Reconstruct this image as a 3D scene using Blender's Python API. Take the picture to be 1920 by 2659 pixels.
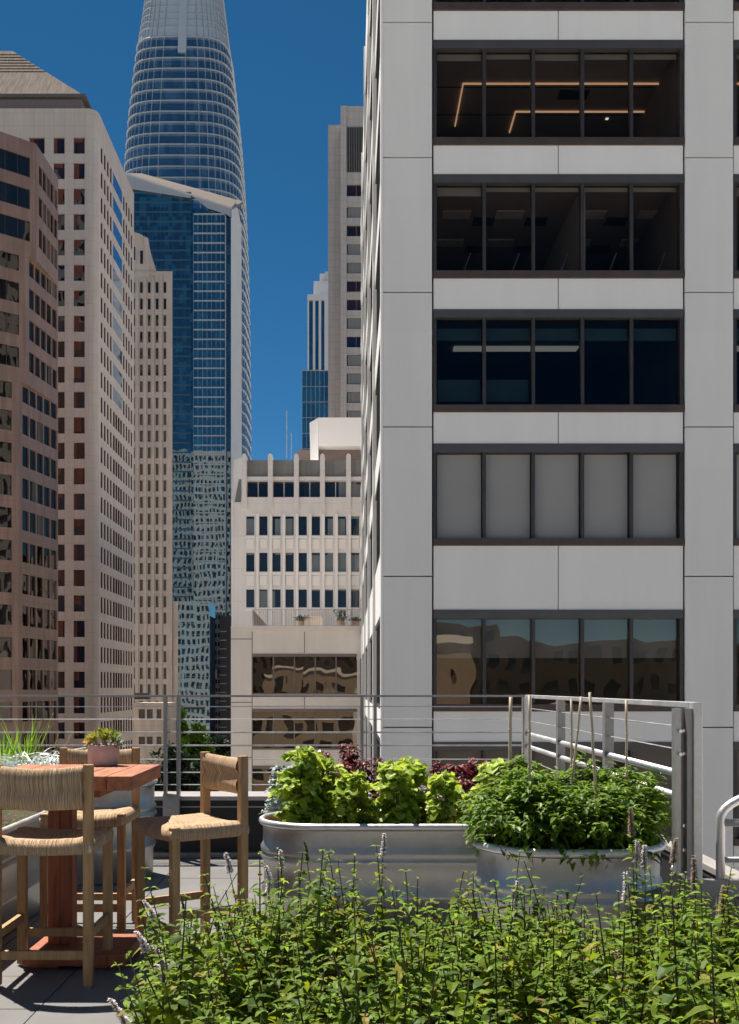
import bpy, bmesh, math, random
from mathutils import Vector, Matrix
random.seed(7)
R = math.radians
scn = bpy.context.scene
col = scn.collection
for o in list(bpy.data.objects): bpy.data.objects.remove(o)

# ------------------------------------------------------------------ camera, sky, sun, exposure
H = 1.36; F = 2700.0; CX = 905.0; HY = 1784.0        # eye height, focal length and principal point in photo pixels
cam = bpy.data.cameras.new("camera"); camo = bpy.data.objects.new("camera", cam); col.objects.link(camo)
camo.location = (0, 0, H); camo.rotation_euler = (R(90), 0, 0)
cam.sensor_fit = 'HORIZONTAL'; cam.sensor_width = 36; cam.lens = F/1920*36
cam.shift_x = (960-CX)/1920; cam.shift_y = (HY-1329.5)/1920
cam.clip_start = .1; cam.clip_end = 8000
scn.camera = camo
LT = Vector((.17, -.20, -.60)).normalized()          # direction the sunlight travels
sund = -LT
elev = math.asin(sund.z)
w = bpy.data.worlds.new("World"); scn.world = w; w.use_nodes = True
wn = w.node_tree; bg = wn.nodes["Background"]
sky = wn.nodes.new("ShaderNodeTexSky"); sky.sky_type = 'NISHITA'; sky.sun_disc = False
sky.sun_elevation = elev; sky.sun_rotation = math.atan2(sund.x, sund.y)
sky.altitude = 3000; sky.air_density = .8; sky.dust_density = 0; sky.ozone_density = 5.0
hs = wn.nodes.new('ShaderNodeHueSaturation'); hs.inputs['Hue'].default_value = .487; hs.inputs['Saturation'].default_value = 1.22; hs.inputs['Value'].default_value = .72
wn.links.new(sky.outputs[0], hs.inputs['Color']); wn.links.new(hs.outputs[0], bg.inputs[0]); bg.inputs[1].default_value = .06
sl = bpy.data.lights.new("sun", 'SUN'); sl.energy = 4.4; sl.angle = R(.53); sl.color = (1, .93, .84)
slo = bpy.data.objects.new("sun", sl); col.objects.link(slo)
slo.rotation_euler = LT.to_track_quat('-Z', 'Y').to_euler(); slo.location = (-30, 30, 120)
scn.view_settings.view_transform = 'Standard'; scn.view_settings.look = 'None'
scn.view_settings.gamma = 1; scn.view_settings.exposure = 1.1
scn.cycles.max_bounces = 10; scn.cycles.transparent_max_bounces = 16

# ------------------------------------------------------------------ materials
M = {}
def newmat(name):
    m = bpy.data.materials.new(name); m.use_nodes = True; m.node_tree.nodes.clear(); M[name] = m
    nt = m.node_tree
    out = nt.nodes.new("ShaderNodeOutputMaterial")
    def N(t, **kw):
        n = nt.nodes.new("ShaderNode"+t)
        for k, v in kw.items():
            if k[0] == 'i' and k[1:].isdigit(): n.inputs[int(k[1:])].default_value = v
            elif k in ('operation', 'blend_type', 'data_type', 'offset', 'squash', 'wave_type', 'distribution', 'noise_dimensions', 'feature'): setattr(n, k, v)
            else: n.inputs[k.replace('_', ' ')].default_value = v
        return n
    def L(a, b): nt.links.new(a, b)
    return m, N, L, out
def c4(c): return (c[0], c[1], c[2], 1)
def mul(c, k): return (min(c[0]*k, 1), min(c[1]*k, 1), min(c[2]*k, 1))
def ramp(N, L, src, stops):
    r = N("ValToRGB"); e = r.color_ramp.elements
    while len(e) < len(stops): e.new(.5)
    for el, (p, c) in zip(e, stops): el.position = p; el.color = c4(c)
    L(src, r.inputs[0]); return r.outputs[0]
def simple(name, c, rough=.6, metal=0, var=.12, scale=3, stretch=(1, 1, 1), bump=0, bscale=40, obj=False, spec=.5, coat=0):
    m, N, L, out = newmat(name)
    p = N("BsdfPrincipled"); L(p.outputs[0], out.inputs[0])
    p.inputs["Roughness"].default_value = rough; p.inputs["Metallic"].default_value = metal
    p.inputs["Specular IOR Level"].default_value = spec; p.inputs["Coat Weight"].default_value = coat
    src = N("TexCoord").outputs["Object"] if obj else N("NewGeometry").outputs["Position"]
    mp = N("Mapping"); mp.inputs["Scale"].default_value = stretch; L(src, mp.inputs[0])
    n = N("TexNoise", Scale=scale, Detail=5.0, Roughness=.6); L(mp.outputs[0], n.inputs[0])
    L(ramp(N, L, n.outputs[0], [(.3, mul(c, 1-var)), (.7, mul(c, 1+var))]), p.inputs[0])
    if bump:
        b = N("TexNoise", Scale=bscale, Detail=4.0); L(mp.outputs[0], b.inputs[0])
        bp = N("Bump", Strength=bump, Distance=.01); L(b.outputs[0], bp.inputs["Height"]); L(bp.outputs[0], p.inputs["Normal"])
    return m
def panel(name, c, pw, ph, mort=.03, jd=.75, var=.06, rough=.75, stain=.1, off=0.0, spec=.3):
    """stone or concrete cladding with joints, weather streaks"""
    m, N, L, out = newmat(name)
    p = N("BsdfPrincipled"); L(p.outputs[0], out.inputs[0]); p.inputs["Roughness"].default_value = rough
    p.inputs["Specular IOR Level"].default_value = spec
    pos = N("NewGeometry").outputs["Position"]; s = N("SeparateXYZ"); L(pos, s.inputs[0])
    a = N("Math", operation='ADD'); L(s.outputs[0], a.inputs[0]); L(s.outputs[1], a.inputs[1])
    cb = N("CombineXYZ"); L(a.outputs[0], cb.inputs[0]); L(s.outputs[2], cb.inputs[1])
    bt = N("TexBrick", Scale=1.0); bt.offset = off; bt.squash = 1
    bt.inputs["Color1"].default_value = c4(mul(c, 1-var)); bt.inputs["Color2"].default_value = c4(mul(c, 1+var))
    bt.inputs["Mortar"].default_value = c4(mul(c, jd)); bt.inputs["Mortar Size"].default_value = mort
    bt.inputs["Mortar Smooth"].default_value = .2; bt.inputs["Bias"].default_value = 0
    bt.inputs["Brick Width"].default_value = pw; bt.inputs["Row Height"].default_value = ph
    L(cb.outputs[0], bt.inputs[0])
    mp = N("Mapping"); mp.inputs["Scale"].default_value = (1, .12, 1); L(cb.outputs[0], mp.inputs[0])
    n = N("TexNoise", Scale=.9, Detail=6.0, Roughness=.65); L(mp.outputs[0], n.inputs[0])
    st = ramp(N, L, n.outputs[0], [(.35, (1-stain,)*3), (.65, (1+stain,)*3)])
    mx = N("Mix", data_type='RGBA', blend_type='MULTIPLY'); mx.inputs[0].default_value = 1
    L(bt.outputs[0], mx.inputs[6]); L(st, mx.inputs[7]); L(mx.outputs[2], p.inputs[0])
    return m
def glass(name, base, refl, tint=(1, 1, 1), amp=.004, nscale=.25, cw=1.6, ch=3.9, var=.5, rough=.0, light=None, lfrac=.2, stretch=(1, 1, 1), edge=.5):
    """dark or coated window glass: dim interior colour varying pane by pane, plus a slightly wavy mirror reflection"""
    m, N, L, out = newmat(name)
    g = N("NewGeometry"); pos = g.outputs["Position"]
    s = N("SeparateXYZ"); L(pos, s.inputs[0])
    a = N("Math", operation='ADD'); L(s.outputs[0], a.inputs[0]); L(s.outputs[1], a.inputs[1])
    d1 = N("Math", operation='DIVIDE', i1=cw); L(a.outputs[0], d1.inputs[0]); f1 = N("Math", operation='FLOOR'); L(d1.outputs[0], f1.inputs[0])
    d2 = N("Math", operation='DIVIDE', i1=ch); L(s.outputs[2], d2.inputs[0]); f2 = N("Math", operation='FLOOR'); L(d2.outputs[0], f2.inputs[0])
    cb = N("CombineXYZ"); L(f1.outputs[0], cb.inputs[0]); L(f2.outputs[0], cb.inputs[1])
    wn_ = N("TexWhiteNoise"); L(cb.outputs[0], wn_.inputs[0])
    lc = light or mul(base, 1+var)
    bc = ramp(N, L, wn_.outputs[0], [(0, mul(base, 1-var)), (1-lfrac, mul(base, 1+var*.3)), (1-lfrac+.01, lc)])
    df = N("BsdfDiffuse"); L(bc, df.inputs[0])
    gl = N("BsdfGlossy", Roughness=rough); gl.inputs[0].default_value = c4(tint)
    mp = N("Mapping"); mp.inputs["Scale"].default_value = stretch; L(pos, mp.inputs[0])
    n = N("TexNoise", Scale=nscale, Detail=1.5); L(mp.outputs[0], n.inputs[0])
    v1 = N("VectorMath", operation='SUBTRACT'); L(n.outputs[1], v1.inputs[0]); v1.inputs[1].default_value = (.5, .5, .5)
    wv = N("VectorMath", operation='SUBTRACT'); L(wn_.outputs[1], wv.inputs[0]); wv.inputs[1].default_value = (.5, .5, .5)
    w2 = N("VectorMath", operation='SCALE'); L(wv.outputs[0], w2.inputs[0]); w2.inputs["Scale"].default_value = .25
    va = N("VectorMath", operation='ADD'); L(v1.outputs[0], va.inputs[0]); L(w2.outputs[0], va.inputs[1])
    v2 = N("VectorMath", operation='SCALE'); L(va.outputs[0], v2.inputs[0]); v2.inputs["Scale"].default_value = amp*4
    v3 = N("VectorMath", operation='ADD'); L(v2.outputs[0], v3.inputs[0]); L(g.outputs["Normal"], v3.inputs[1])
    v4 = N("VectorMath", operation='NORMALIZE'); L(v3.outputs[0], v4.inputs[0]); L(v4.outputs[0], gl.inputs["Normal"])
    lw = N("LayerWeight", Blend=.5); pw = N("Math", operation='POWER', i1=4.0); L(lw.outputs["Facing"], pw.inputs[0])
    mr = N("MapRange"); L(pw.outputs[0], mr.inputs[0]); mr.inputs[3].default_value = refl; mr.inputs[4].default_value = min(1, refl+edge)
    mx = N("MixShader"); L(mr.outputs[0], mx.inputs[0]); L(df.outputs[0], mx.inputs[1]); L(gl.outputs[0], mx.inputs[2]); L(mx.outputs[0], out.inputs[0])
    return m
def seeglass(name, tint, refl, rtint=(1, 1, 1), amp=.002):
    m, N, L, out = newmat(name)
    g = N("NewGeometry")
    tr = N("BsdfTransparent"); tr.inputs[0].default_value = c4(tint)
    gl = N("BsdfGlossy", Roughness=0.0); gl.inputs[0].default_value = c4(rtint)
    n = N("TexNoise", Scale=.9, Detail=1.0); L(g.outputs["Position"], n.inputs[0])
    v1 = N("VectorMath", operation='SUBTRACT'); L(n.outputs[1], v1.inputs[0]); v1.inputs[1].default_value = (.5, .5, .5)
    v2 = N("VectorMath", operation='SCALE'); L(v1.outputs[0], v2.inputs[0]); v2.inputs["Scale"].default_value = amp*4
    v3 = N("VectorMath", operation='ADD'); L(v2.outputs[0], v3.inputs[0]); L(g.outputs["Normal"], v3.inputs[1])
    v4 = N("VectorMath", operation='NORMALIZE'); L(v3.outputs[0], v4.inputs[0]); L(v4.outputs[0], gl.inputs["Normal"])
    mx = N("MixShader", i0=refl); L(tr.outputs[0], mx.inputs[1]); L(gl.outputs[0], mx.inputs[2]); L(mx.outputs[0], out.inputs[0])
    return m
def emit(name, c, s):
    m, N, L, out = newmat(name); e = N("Emission"); e.inputs[0].default_value = c4(c); e.inputs[1].default_value = s; L(e.outputs[0], out.inputs[0])
def leafmat(name, c, tr=.45, var=.35, scale=14, gloss=.022, tc=None):
    m, N, L, out = newmat(name)
    pos = N("NewGeometry").outputs["Position"]
    n = N("TexNoise", Scale=scale, Detail=3.0); L(pos, n.inputs[0])
    n2 = N("TexNoise", Scale=scale*9, Detail=2.0); L(pos, n2.inputs[0])
    ad = N("Math", operation='MULTIPLY_ADD', i1=.35, i2=0); L(n2.outputs[0], ad.inputs[0])
    a2 = N("Math", operation='MULTIPLY_ADD', i1=.65); L(n.outputs[0], a2.inputs[0]); L(ad.outputs[0], a2.inputs[2])
    cc = ramp(N, L, a2.outputs[0], [(.36, mul(c, 1-var)), (.64, mul(c, 1+var))])
    df = N("BsdfDiffuse"); L(cc, df.inputs[0])
    t = N("BsdfTranslucent")
    tc = tc or (min(1, c[0]*2.3+.01), min(1, c[1]*2.1), c[2]*.8)
    t.inputs[0].default_value = c4(tc)
    m1 = N("MixShader", i0=tr); L(df.outputs[0], m1.inputs[1]); L(t.outputs[0], m1.inputs[2])
    g = N("BsdfGlossy", Roughness=.42); g.inputs[0].default_value = (.9, .95, .9, 1)
    lw = N("Fresnel", IOR=1.42); sc_ = N("Math", operation='MULTIPLY', i1=gloss*8); L(lw.outputs[0], sc_.inputs[0])
    m2 = N("MixShader"); L(sc_.outputs[0], m2.inputs[0]); L(m1.outputs[0], m2.inputs[1]); L(g.outputs[0], m2.inputs[2]); L(m2.outputs[0], out.inputs[0])
    return m
def rushmat(name, seat):
    m, N, L, out = newmat(name)
    p = N("BsdfPrincipled"); L(p.outputs[0], out.inputs[0]); p.inputs["Roughness"].default_value = .75
    p.inputs["Specular IOR Level"].default_value = .25
    s = N("SeparateXYZ"); L(N("TexCoord").outputs["Object"], s.inputs[0])
    if seat:
        ax = N("Math", operation='ABSOLUTE'); L(s.outputs[0], ax.inputs[0]); ay = N("Math", operation='ABSOLUTE'); L(s.outputs[1], ay.inputs[0])
        gt = N("Math", operation='GREATER_THAN'); L(ay.outputs[0], gt.inputs[0]); L(ax.outputs[0], gt.inputs[1])
        mi = N("Mix", data_type='FLOAT'); L(gt.outputs[0], mi.inputs[0]); L(s.outputs[1], mi.inputs[2]); L(s.outputs[0], mi.inputs[3]); u = mi.outputs[0]
        mj = N("Mix", data_type='FLOAT'); L(gt.outputs[0], mj.inputs[0]); L(s.outputs[0], mj.inputs[2]); L(s.outputs[1], mj.inputs[3]); v = mj.outputs[0]
    else: u = s.outputs[0]; v = s.outputs[1]
    vz = N("Math", operation='ADD'); L(v, vz.inputs[0]); L(s.outputs[2], vz.inputs[1])
    cb = N("CombineXYZ"); L(u, cb.inputs[0]); L(vz.outputs[0], cb.inputs[1])
    def nz(sx, sy, det=2.0):
        mp = N("Mapping"); mp.inputs["Scale"].default_value = (sx, sy, 1); L(cb.outputs[0], mp.inputs[0])
        n = N("TexNoise", Scale=1.0, Detail=det, noise_dimensions='2D'); L(mp.outputs[0], n.inputs[0]); return n.outputs[0]
    wob = N("Math", operation='MULTIPLY_ADD', i1=.004); L(nz(30, 22), wob.inputs[0]); L(u, wob.inputs[2])
    ph = N("Math", operation='MULTIPLY', i1=2*math.pi/.0062); L(wob.outputs[0], ph.inputs[0])
    sn = N("Math", operation='SINE'); L(ph.outputs[0], sn.inputs[0])
    st = N("Math", operation='MULTIPLY_ADD', i1=.11); L(sn.outputs[0], st.inputs[0]); L(nz(240, 5, 3.0), st.inputs[2])
    L(ramp(N, L, st.outputs[0], [(.25, (.26, .13, .05)), (.48, (.54, .36, .205)), (.75, (.79, .62, .43))]), p.inputs[0])
    hh = N("Math", operation='MULTIPLY_ADD', i1=2.0); L(nz(260, 30), hh.inputs[0]); L(sn.outputs[0], hh.inputs[2])
    b = N("Bump", Strength=.8, Distance=.0022); L(hh.outputs[0], b.inputs["Height"]); L(b.outputs[0], p.inputs["Normal"])
def galv(name, base=.42, rough=.38, metal=.85):
    m, N, L, out = newmat(name)
    p = N("BsdfPrincipled"); L(p.outputs[0], out.inputs[0]); p.inputs["Metallic"].default_value = metal
    pos = N("NewGeometry").outputs["Position"]
    vo = N("TexVoronoi", Scale=45.0); L(pos, vo.inputs[0])
    n = N("TexNoise", Scale=5.0, Detail=5.0); L(pos, n.inputs[0])
    mp = N("Mapping"); mp.inputs["Scale"].default_value = (14, 14, 1.2); L(pos, mp.inputs[0])
    n3 = N("TexNoise", Scale=1.0, Detail=4.0); L(mp.outputs[0], n3.inputs[0])
    s = N("SeparateColor"); L(vo.outputs["Color"], s.inputs[0])
    a = N("Math", operation='MULTIPLY_ADD', i1=.25); L(s.outputs[0], a.inputs[0]); L(n.outputs[0], a.inputs[2])
    a2 = N("Math", operation='MULTIPLY_ADD', i1=.5); L(n3.outputs[0], a2.inputs[0]); L(a.outputs[0], a2.inputs[2])
    L(ramp(N, L, a2.outputs[0], [(.5, (base*.90, base*.885, base*.865)), (1.1, (base*1.12, base*1.10, base*1.075))]), p.inputs[0])
    mr = N("MapRange"); L(a2.outputs[0], mr.inputs[0]); mr.inputs[1].default_value = .5; mr.inputs[2].default_value = 1.1
    mr.inputs[3].default_value = rough-.07; mr.inputs[4].default_value = rough+.12; L(mr.outputs[0], p.inputs["Roughness"])
    b = N("Bump", Strength=.12, Distance=.01); L(n.outputs[0], b.inputs["Height"]); L(b.outputs[0], p.inputs["Normal"])

simple("bounce_roof", (.52, .49, .45), .9, var=.1, scale=.5); galv("galvanised"); galv("galvanised_pale", .6, .42, .75); galv("galvanised_dark", .3, .45, .7)
simple("paver", (.165, .161, .155), .45, var=.13, scale=2.2, bump=.25, bscale=180, spec=.6)
simple("joint", (.03, .03, .03), .9)
simple("curb_black", (.018, .018, .019), .6, var=.25, scale=4, bump=.15, bscale=30)
simple("curb_cap", (.42, .39, .37), .4, metal=.3, var=.1, scale=3)
simple("stool_wood", (.40, .235, .105), .6, var=.28, scale=6, stretch=(7, 7, .7), obj=True, bump=.12, bscale=14)
simple("table_wood", (.34, .125, .058), .6, var=.38, scale=5, stretch=(6, .8, 6), bump=.1, bscale=20)
simple("table_post_wood", (.30, .095, .045), .65, var=.38, scale=5, stretch=(7, 7, .6), bump=.1, bscale=20)
rushmat("rush_seat", True); rushmat("rush_back", False)
simple("pot_concrete", (.50, .42, .385), .85, var=.16, scale=16, bump=.3, bscale=60)
simple("soil", (.05, .03, .018), .95, var=.5, scale=40, bump=1, bscale=60)
simple("mulch", (.22, .075, .035), .9, var=.5, scale=60, bump=1, bscale=70)
simple("bamboo", (.50, .40, .29), .6, var=.2, scale=12, stretch=(4, 4, 1))
simple("stem_green", (.09, .10, .03), .6, var=.3, scale=20); simple("stem_dark", (.045, .026, .018), .6, var=.4, scale=20)
leafmat("mint_leaf", (.105, .155, .010), .47, tc=(.34, .41, .012)); leafmat("mint_young", (.16, .26, .035), .52, tc=(.44, .60, .05))
leafmat("mint_dark", (.045, .085, .010), .38, tc=(.18, .27, .02)); leafmat("mint_yellow", (.26, .21, .045), .4, tc=(.5, .40, .06)); leafmat("mint_brown", (.20, .12, .06), .3, tc=(.3, .17, .07))
leafmat("flower_pale", (.82, .77, .78), .5, var=.18, scale=60, gloss=.01, tc=(.8, .72, .74)); leafmat("flower_brown", (.45, .34, .28), .45, var=.35, scale=60, gloss=.01, tc=(.55, .42, .36))
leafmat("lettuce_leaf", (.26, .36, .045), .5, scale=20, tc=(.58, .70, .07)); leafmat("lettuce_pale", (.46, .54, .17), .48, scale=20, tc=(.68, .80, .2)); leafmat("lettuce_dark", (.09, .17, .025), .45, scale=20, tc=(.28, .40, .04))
leafmat("amaranth_leaf", (.075, .010, .016), .35, scale=20, gloss=.06, tc=(.30, .018, .03)); leafmat("amaranth_red", (.14, .014, .022), .35, scale=20, gloss=.06, tc=(.4, .02, .04))
leafmat("silver_leaf", (.36, .41, .39), .25, var=.25, scale=20, gloss=.04, tc=(.4, .46, .42)); leafmat("silver_bright", (.46, .50, .49), .3, var=.25, scale=20, tc=(.5, .55, .5))
leafmat("pepper_leaf", (.085, .155, .012), .44, scale=12, gloss=.04, tc=(.30, .44, .02)); leafmat("pepper_light", (.16, .25, .03), .42, scale=12, gloss=.05, tc=(.3, .5, .04)); leafmat("pepper_dark", (.025, .065, .012), .3, scale=12, tc=(.08, .17, .015))
leafmat("pepper_flower", (.65, .62, .42), .3, var=.1); leafmat("grass_blade", (.10, .22, .03), .45, scale=8, tc=(.35, .6, .05)); leafmat("grass_plume", (.40, .33, .2), .35)
leafmat("succulent_green", (.17, .27, .05), .25, scale=30, tc=(.3, .4, .05)); leafmat("succulent_yellow", (.30, .36, .06), .3, scale=30, tc=(.5, .42, .06)); leafmat("succulent_dry", (.45, .33, .24), .3); leafmat("sedum", (.13, .19, .10), .25, scale=30)
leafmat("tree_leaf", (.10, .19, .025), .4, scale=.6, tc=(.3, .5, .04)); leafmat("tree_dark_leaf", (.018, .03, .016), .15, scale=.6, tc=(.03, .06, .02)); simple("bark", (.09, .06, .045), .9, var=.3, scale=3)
# buildings
panel("white_pillar", (.715, .70, .67), 1.4, 3.75, 0, 1, .02, .6, .03); panel("white_spandrel", (.775, .76, .73), 3.5, 3.75, 0, 1, .02, .6, .032)
simple("joint_grey", (.2, .2, .195), .9); simple("bronze_frame", (.055, .048, .045), .45, metal=.3, var=.15, scale=2); simple("bronze_sill", (.075, .052, .042), .5, metal=.2, var=.2, scale=2); simple("head_frame", (.085, .08, .076), .45, metal=.3, var=.1, scale=2)
seeglass("office_glass", (.43, .40, .375), .012); seeglass("office_glass_light", (.72, .71, .70), .012); seeglass("office_glass_blue", (.16, .21, .23), .02, (.5, .8, 1)); seeglass("office_glass_mirror", (.42, .42, .41), .14, (1, .84, .66), amp=.005)
simple("ceiling_tile", (.45, .40, .37), .9, var=.06, scale=1); simple("room_wall", (.30, .27, .25), .9, var=.1, scale=1); simple("room_floor", (.10, .09, .085), .9)
simple("blind_grey", (.60, .60, .585), .9, var=.03, scale=.6); simple("blind_teal", (.5, .62, .58), .9, var=.05); simple("ceiling_panel", (.85, .85, .82), .7); simple("duct_dark", (.06, .055, .05), .8)
emit("led_warm", (1, .62, .36), .42); emit("lamp_soft", (1, .80, .66), .3); emit("exit_green", (.05, .9, .15), .35); emit("lamp_spot", (1, .9, .75), .8)
panel("side_fin", (.85, .83, .79), 40, 60, 0, 1, .01, .6, .03); panel("mid_white", (.77, .735, .70), 7.5, 3.7, .03, .86, .012, .7, .05); panel("mid_relief_light", (.90, .87, .835), 60, 60, 0, 1, .01, .7, .02); panel("podium_stone", (.80, .715, .63), 60, 60, 0, 1, .02, .7, .05)  # mid pair: wall darker, raised trim lighter, relief shading put into the colour
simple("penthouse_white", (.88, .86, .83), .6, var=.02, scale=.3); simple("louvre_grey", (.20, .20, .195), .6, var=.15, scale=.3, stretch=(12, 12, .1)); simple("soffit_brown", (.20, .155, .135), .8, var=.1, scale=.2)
glass("mid_glass", (.022, .030, .038), .045, (.8, .9, 1), .006, .5, 2.0, 4.1, .6, light=(.19, .21, .21), lfrac=.32); glass("podium_glass", (.035, .025, .018), .22, (.78, .66, .52), .008, .45, 2.4, 4.2, .4); glass("side_glass", (.07, .06, .055), .10, (.8, .75, .7), .004, .3, 3, 4, .3)
panel("pale_stone", (.56, .485, .425), 1.55, 1.95, .035, .80, .02, .7, .07); panel("concrete_tower", (.47, .405, .352), 30, 3.3, .05, .85, .02, .8, .14); panel("brown_granite", (.26, .17, .135), 1.7, 1.95, .03, .8, .03, .45, .2, spec=.5)
panel("grey_stone", (.46, .42, .39), 1.3, 1.6, .05, .78, .03, .8, .06); panel("pale_metal", (.66, .65, .65), 30, 4, .04, .9, .01, .5, .03)
simple("roof_copper", (.26, .222, .19), 1, var=.25, scale=.5, stretch=(6, 1, .2), spec=0); simple("roof_dark", (.12, .11, .105), .8, var=.2); simple("roof_louvre", (.2, .16, .15), .8)
glass("pale_glass", (.030, .014, .012), .06, (.8, .9, 1), .006, .3, 1.5, 3.9, .4, light=(.012, .012, .03), lfrac=.3, edge=.12); glass("brown_glass", (.010, .009, .008), .10, (.85, .8, .75), .028, .5, 1.5, 3.9, .4, stretch=(1, 1, .5)); glass("brown_side_glass", (.014, .012, .011), .08, (.85, .75, .65), .03, .6, 1.5, 3.9, .5, light=(.12, .105, .09), lfrac=.18, stretch=(1, 1, .35), edge=.13); glass("ribbon_glass", (.02, .022, .03), .5, (.8, .9, 1), .004, .3)
simple("red_reveal_tint", (.14, .045, .032), .85, var=.2); glass("concrete_glass", (.02, .017, .016), .07, (.9, .85, .8), .006, .3)
glass("blue_glass", (.006, .034, .075), .26, (.72, .85, .86), .0017, .11, 1.7, 4, .55, light=(.012, .075, .13), lfrac=.2); glass("blue_glass_deep", (.005, .026, .058), .20, (.66, .84, .88), .0017, .16, 1.5, 4, .6, light=(.012, .07, .12), lfrac=.25)
simple("frame_white", (.55, .55, .55), .9, spec=.1, var=.04, scale=.1); simple("frame_tan", (.22, .19, .17), 1, spec=0, var=.05, scale=.2); simple("floor_line", (.03, .085, .13), .4); simple("ledge_white", (.36, .39, .42), .5); simple("frame_grey", (.36, .38, .40), .5, metal=.2)
glass("sky_spandrel", (.15, .19, .225), .3, (.7, .85, .95), .004, .2, 2.3, 5.76, .2); glass("sky_glass", (.035, .07, .10), .34, (.62, .8, .95), .006, .12, 2.3, 5.76, .4, light=(.07, .12, .17), lfrac=.2); simple("sunshade_metal", (.36, .39, .42), .4, metal=.25, var=.03, scale=.1); simple("crown_screen", (.50, .54, .57), .5, metal=.2, var=.05, scale=.1)
simple("black_wall", (.02, .02, .022), .4, var=.2); simple("pink_wall", (.42, .28, .24), .8, var=.1, scale=.3); simple("old_wall", (.16, .14, .13), .8, var=.2, scale=.3)
simple("asphalt", (.05, .05, .052), .9, var=.2, scale=.1); simple("pavement", (.38, .36, .335), .9, var=.1, scale=.2); simple("road_paint", (.6, .6, .57), .8)
panel("tan_wall", (.36, .295, .235), 3, 2.4, .02, .9, .03, .8, .06); panel("grid_white", (.50, .50, .47), 60, 60, 0, 1, .02, .7, .05); glass("rear_glass", (.02, .02, .02), .06); simple("dark_block", (.06, .055, .05), .8, var=.3, scale=.1)
simple("car_white", (.7, .7, .7), .3, coat=.5); simple("car_red", (.4, .03, .03), .3, coat=.5); simple("car_blue", (.05, .08, .2), .3, coat=.5); simple("car_grey", (.2, .2, .2), .3, coat=.5); simple("tyre", (.02, .02, .02), .8); simple("car_glass", (.02, .025, .03), .08)
simple("bolt_metal", (.75, .75, .75), .25, metal=1); simple("terracotta", (.45, .25, .15), .8); simple("cream_box", (.75, .62, .48), .7)

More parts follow.
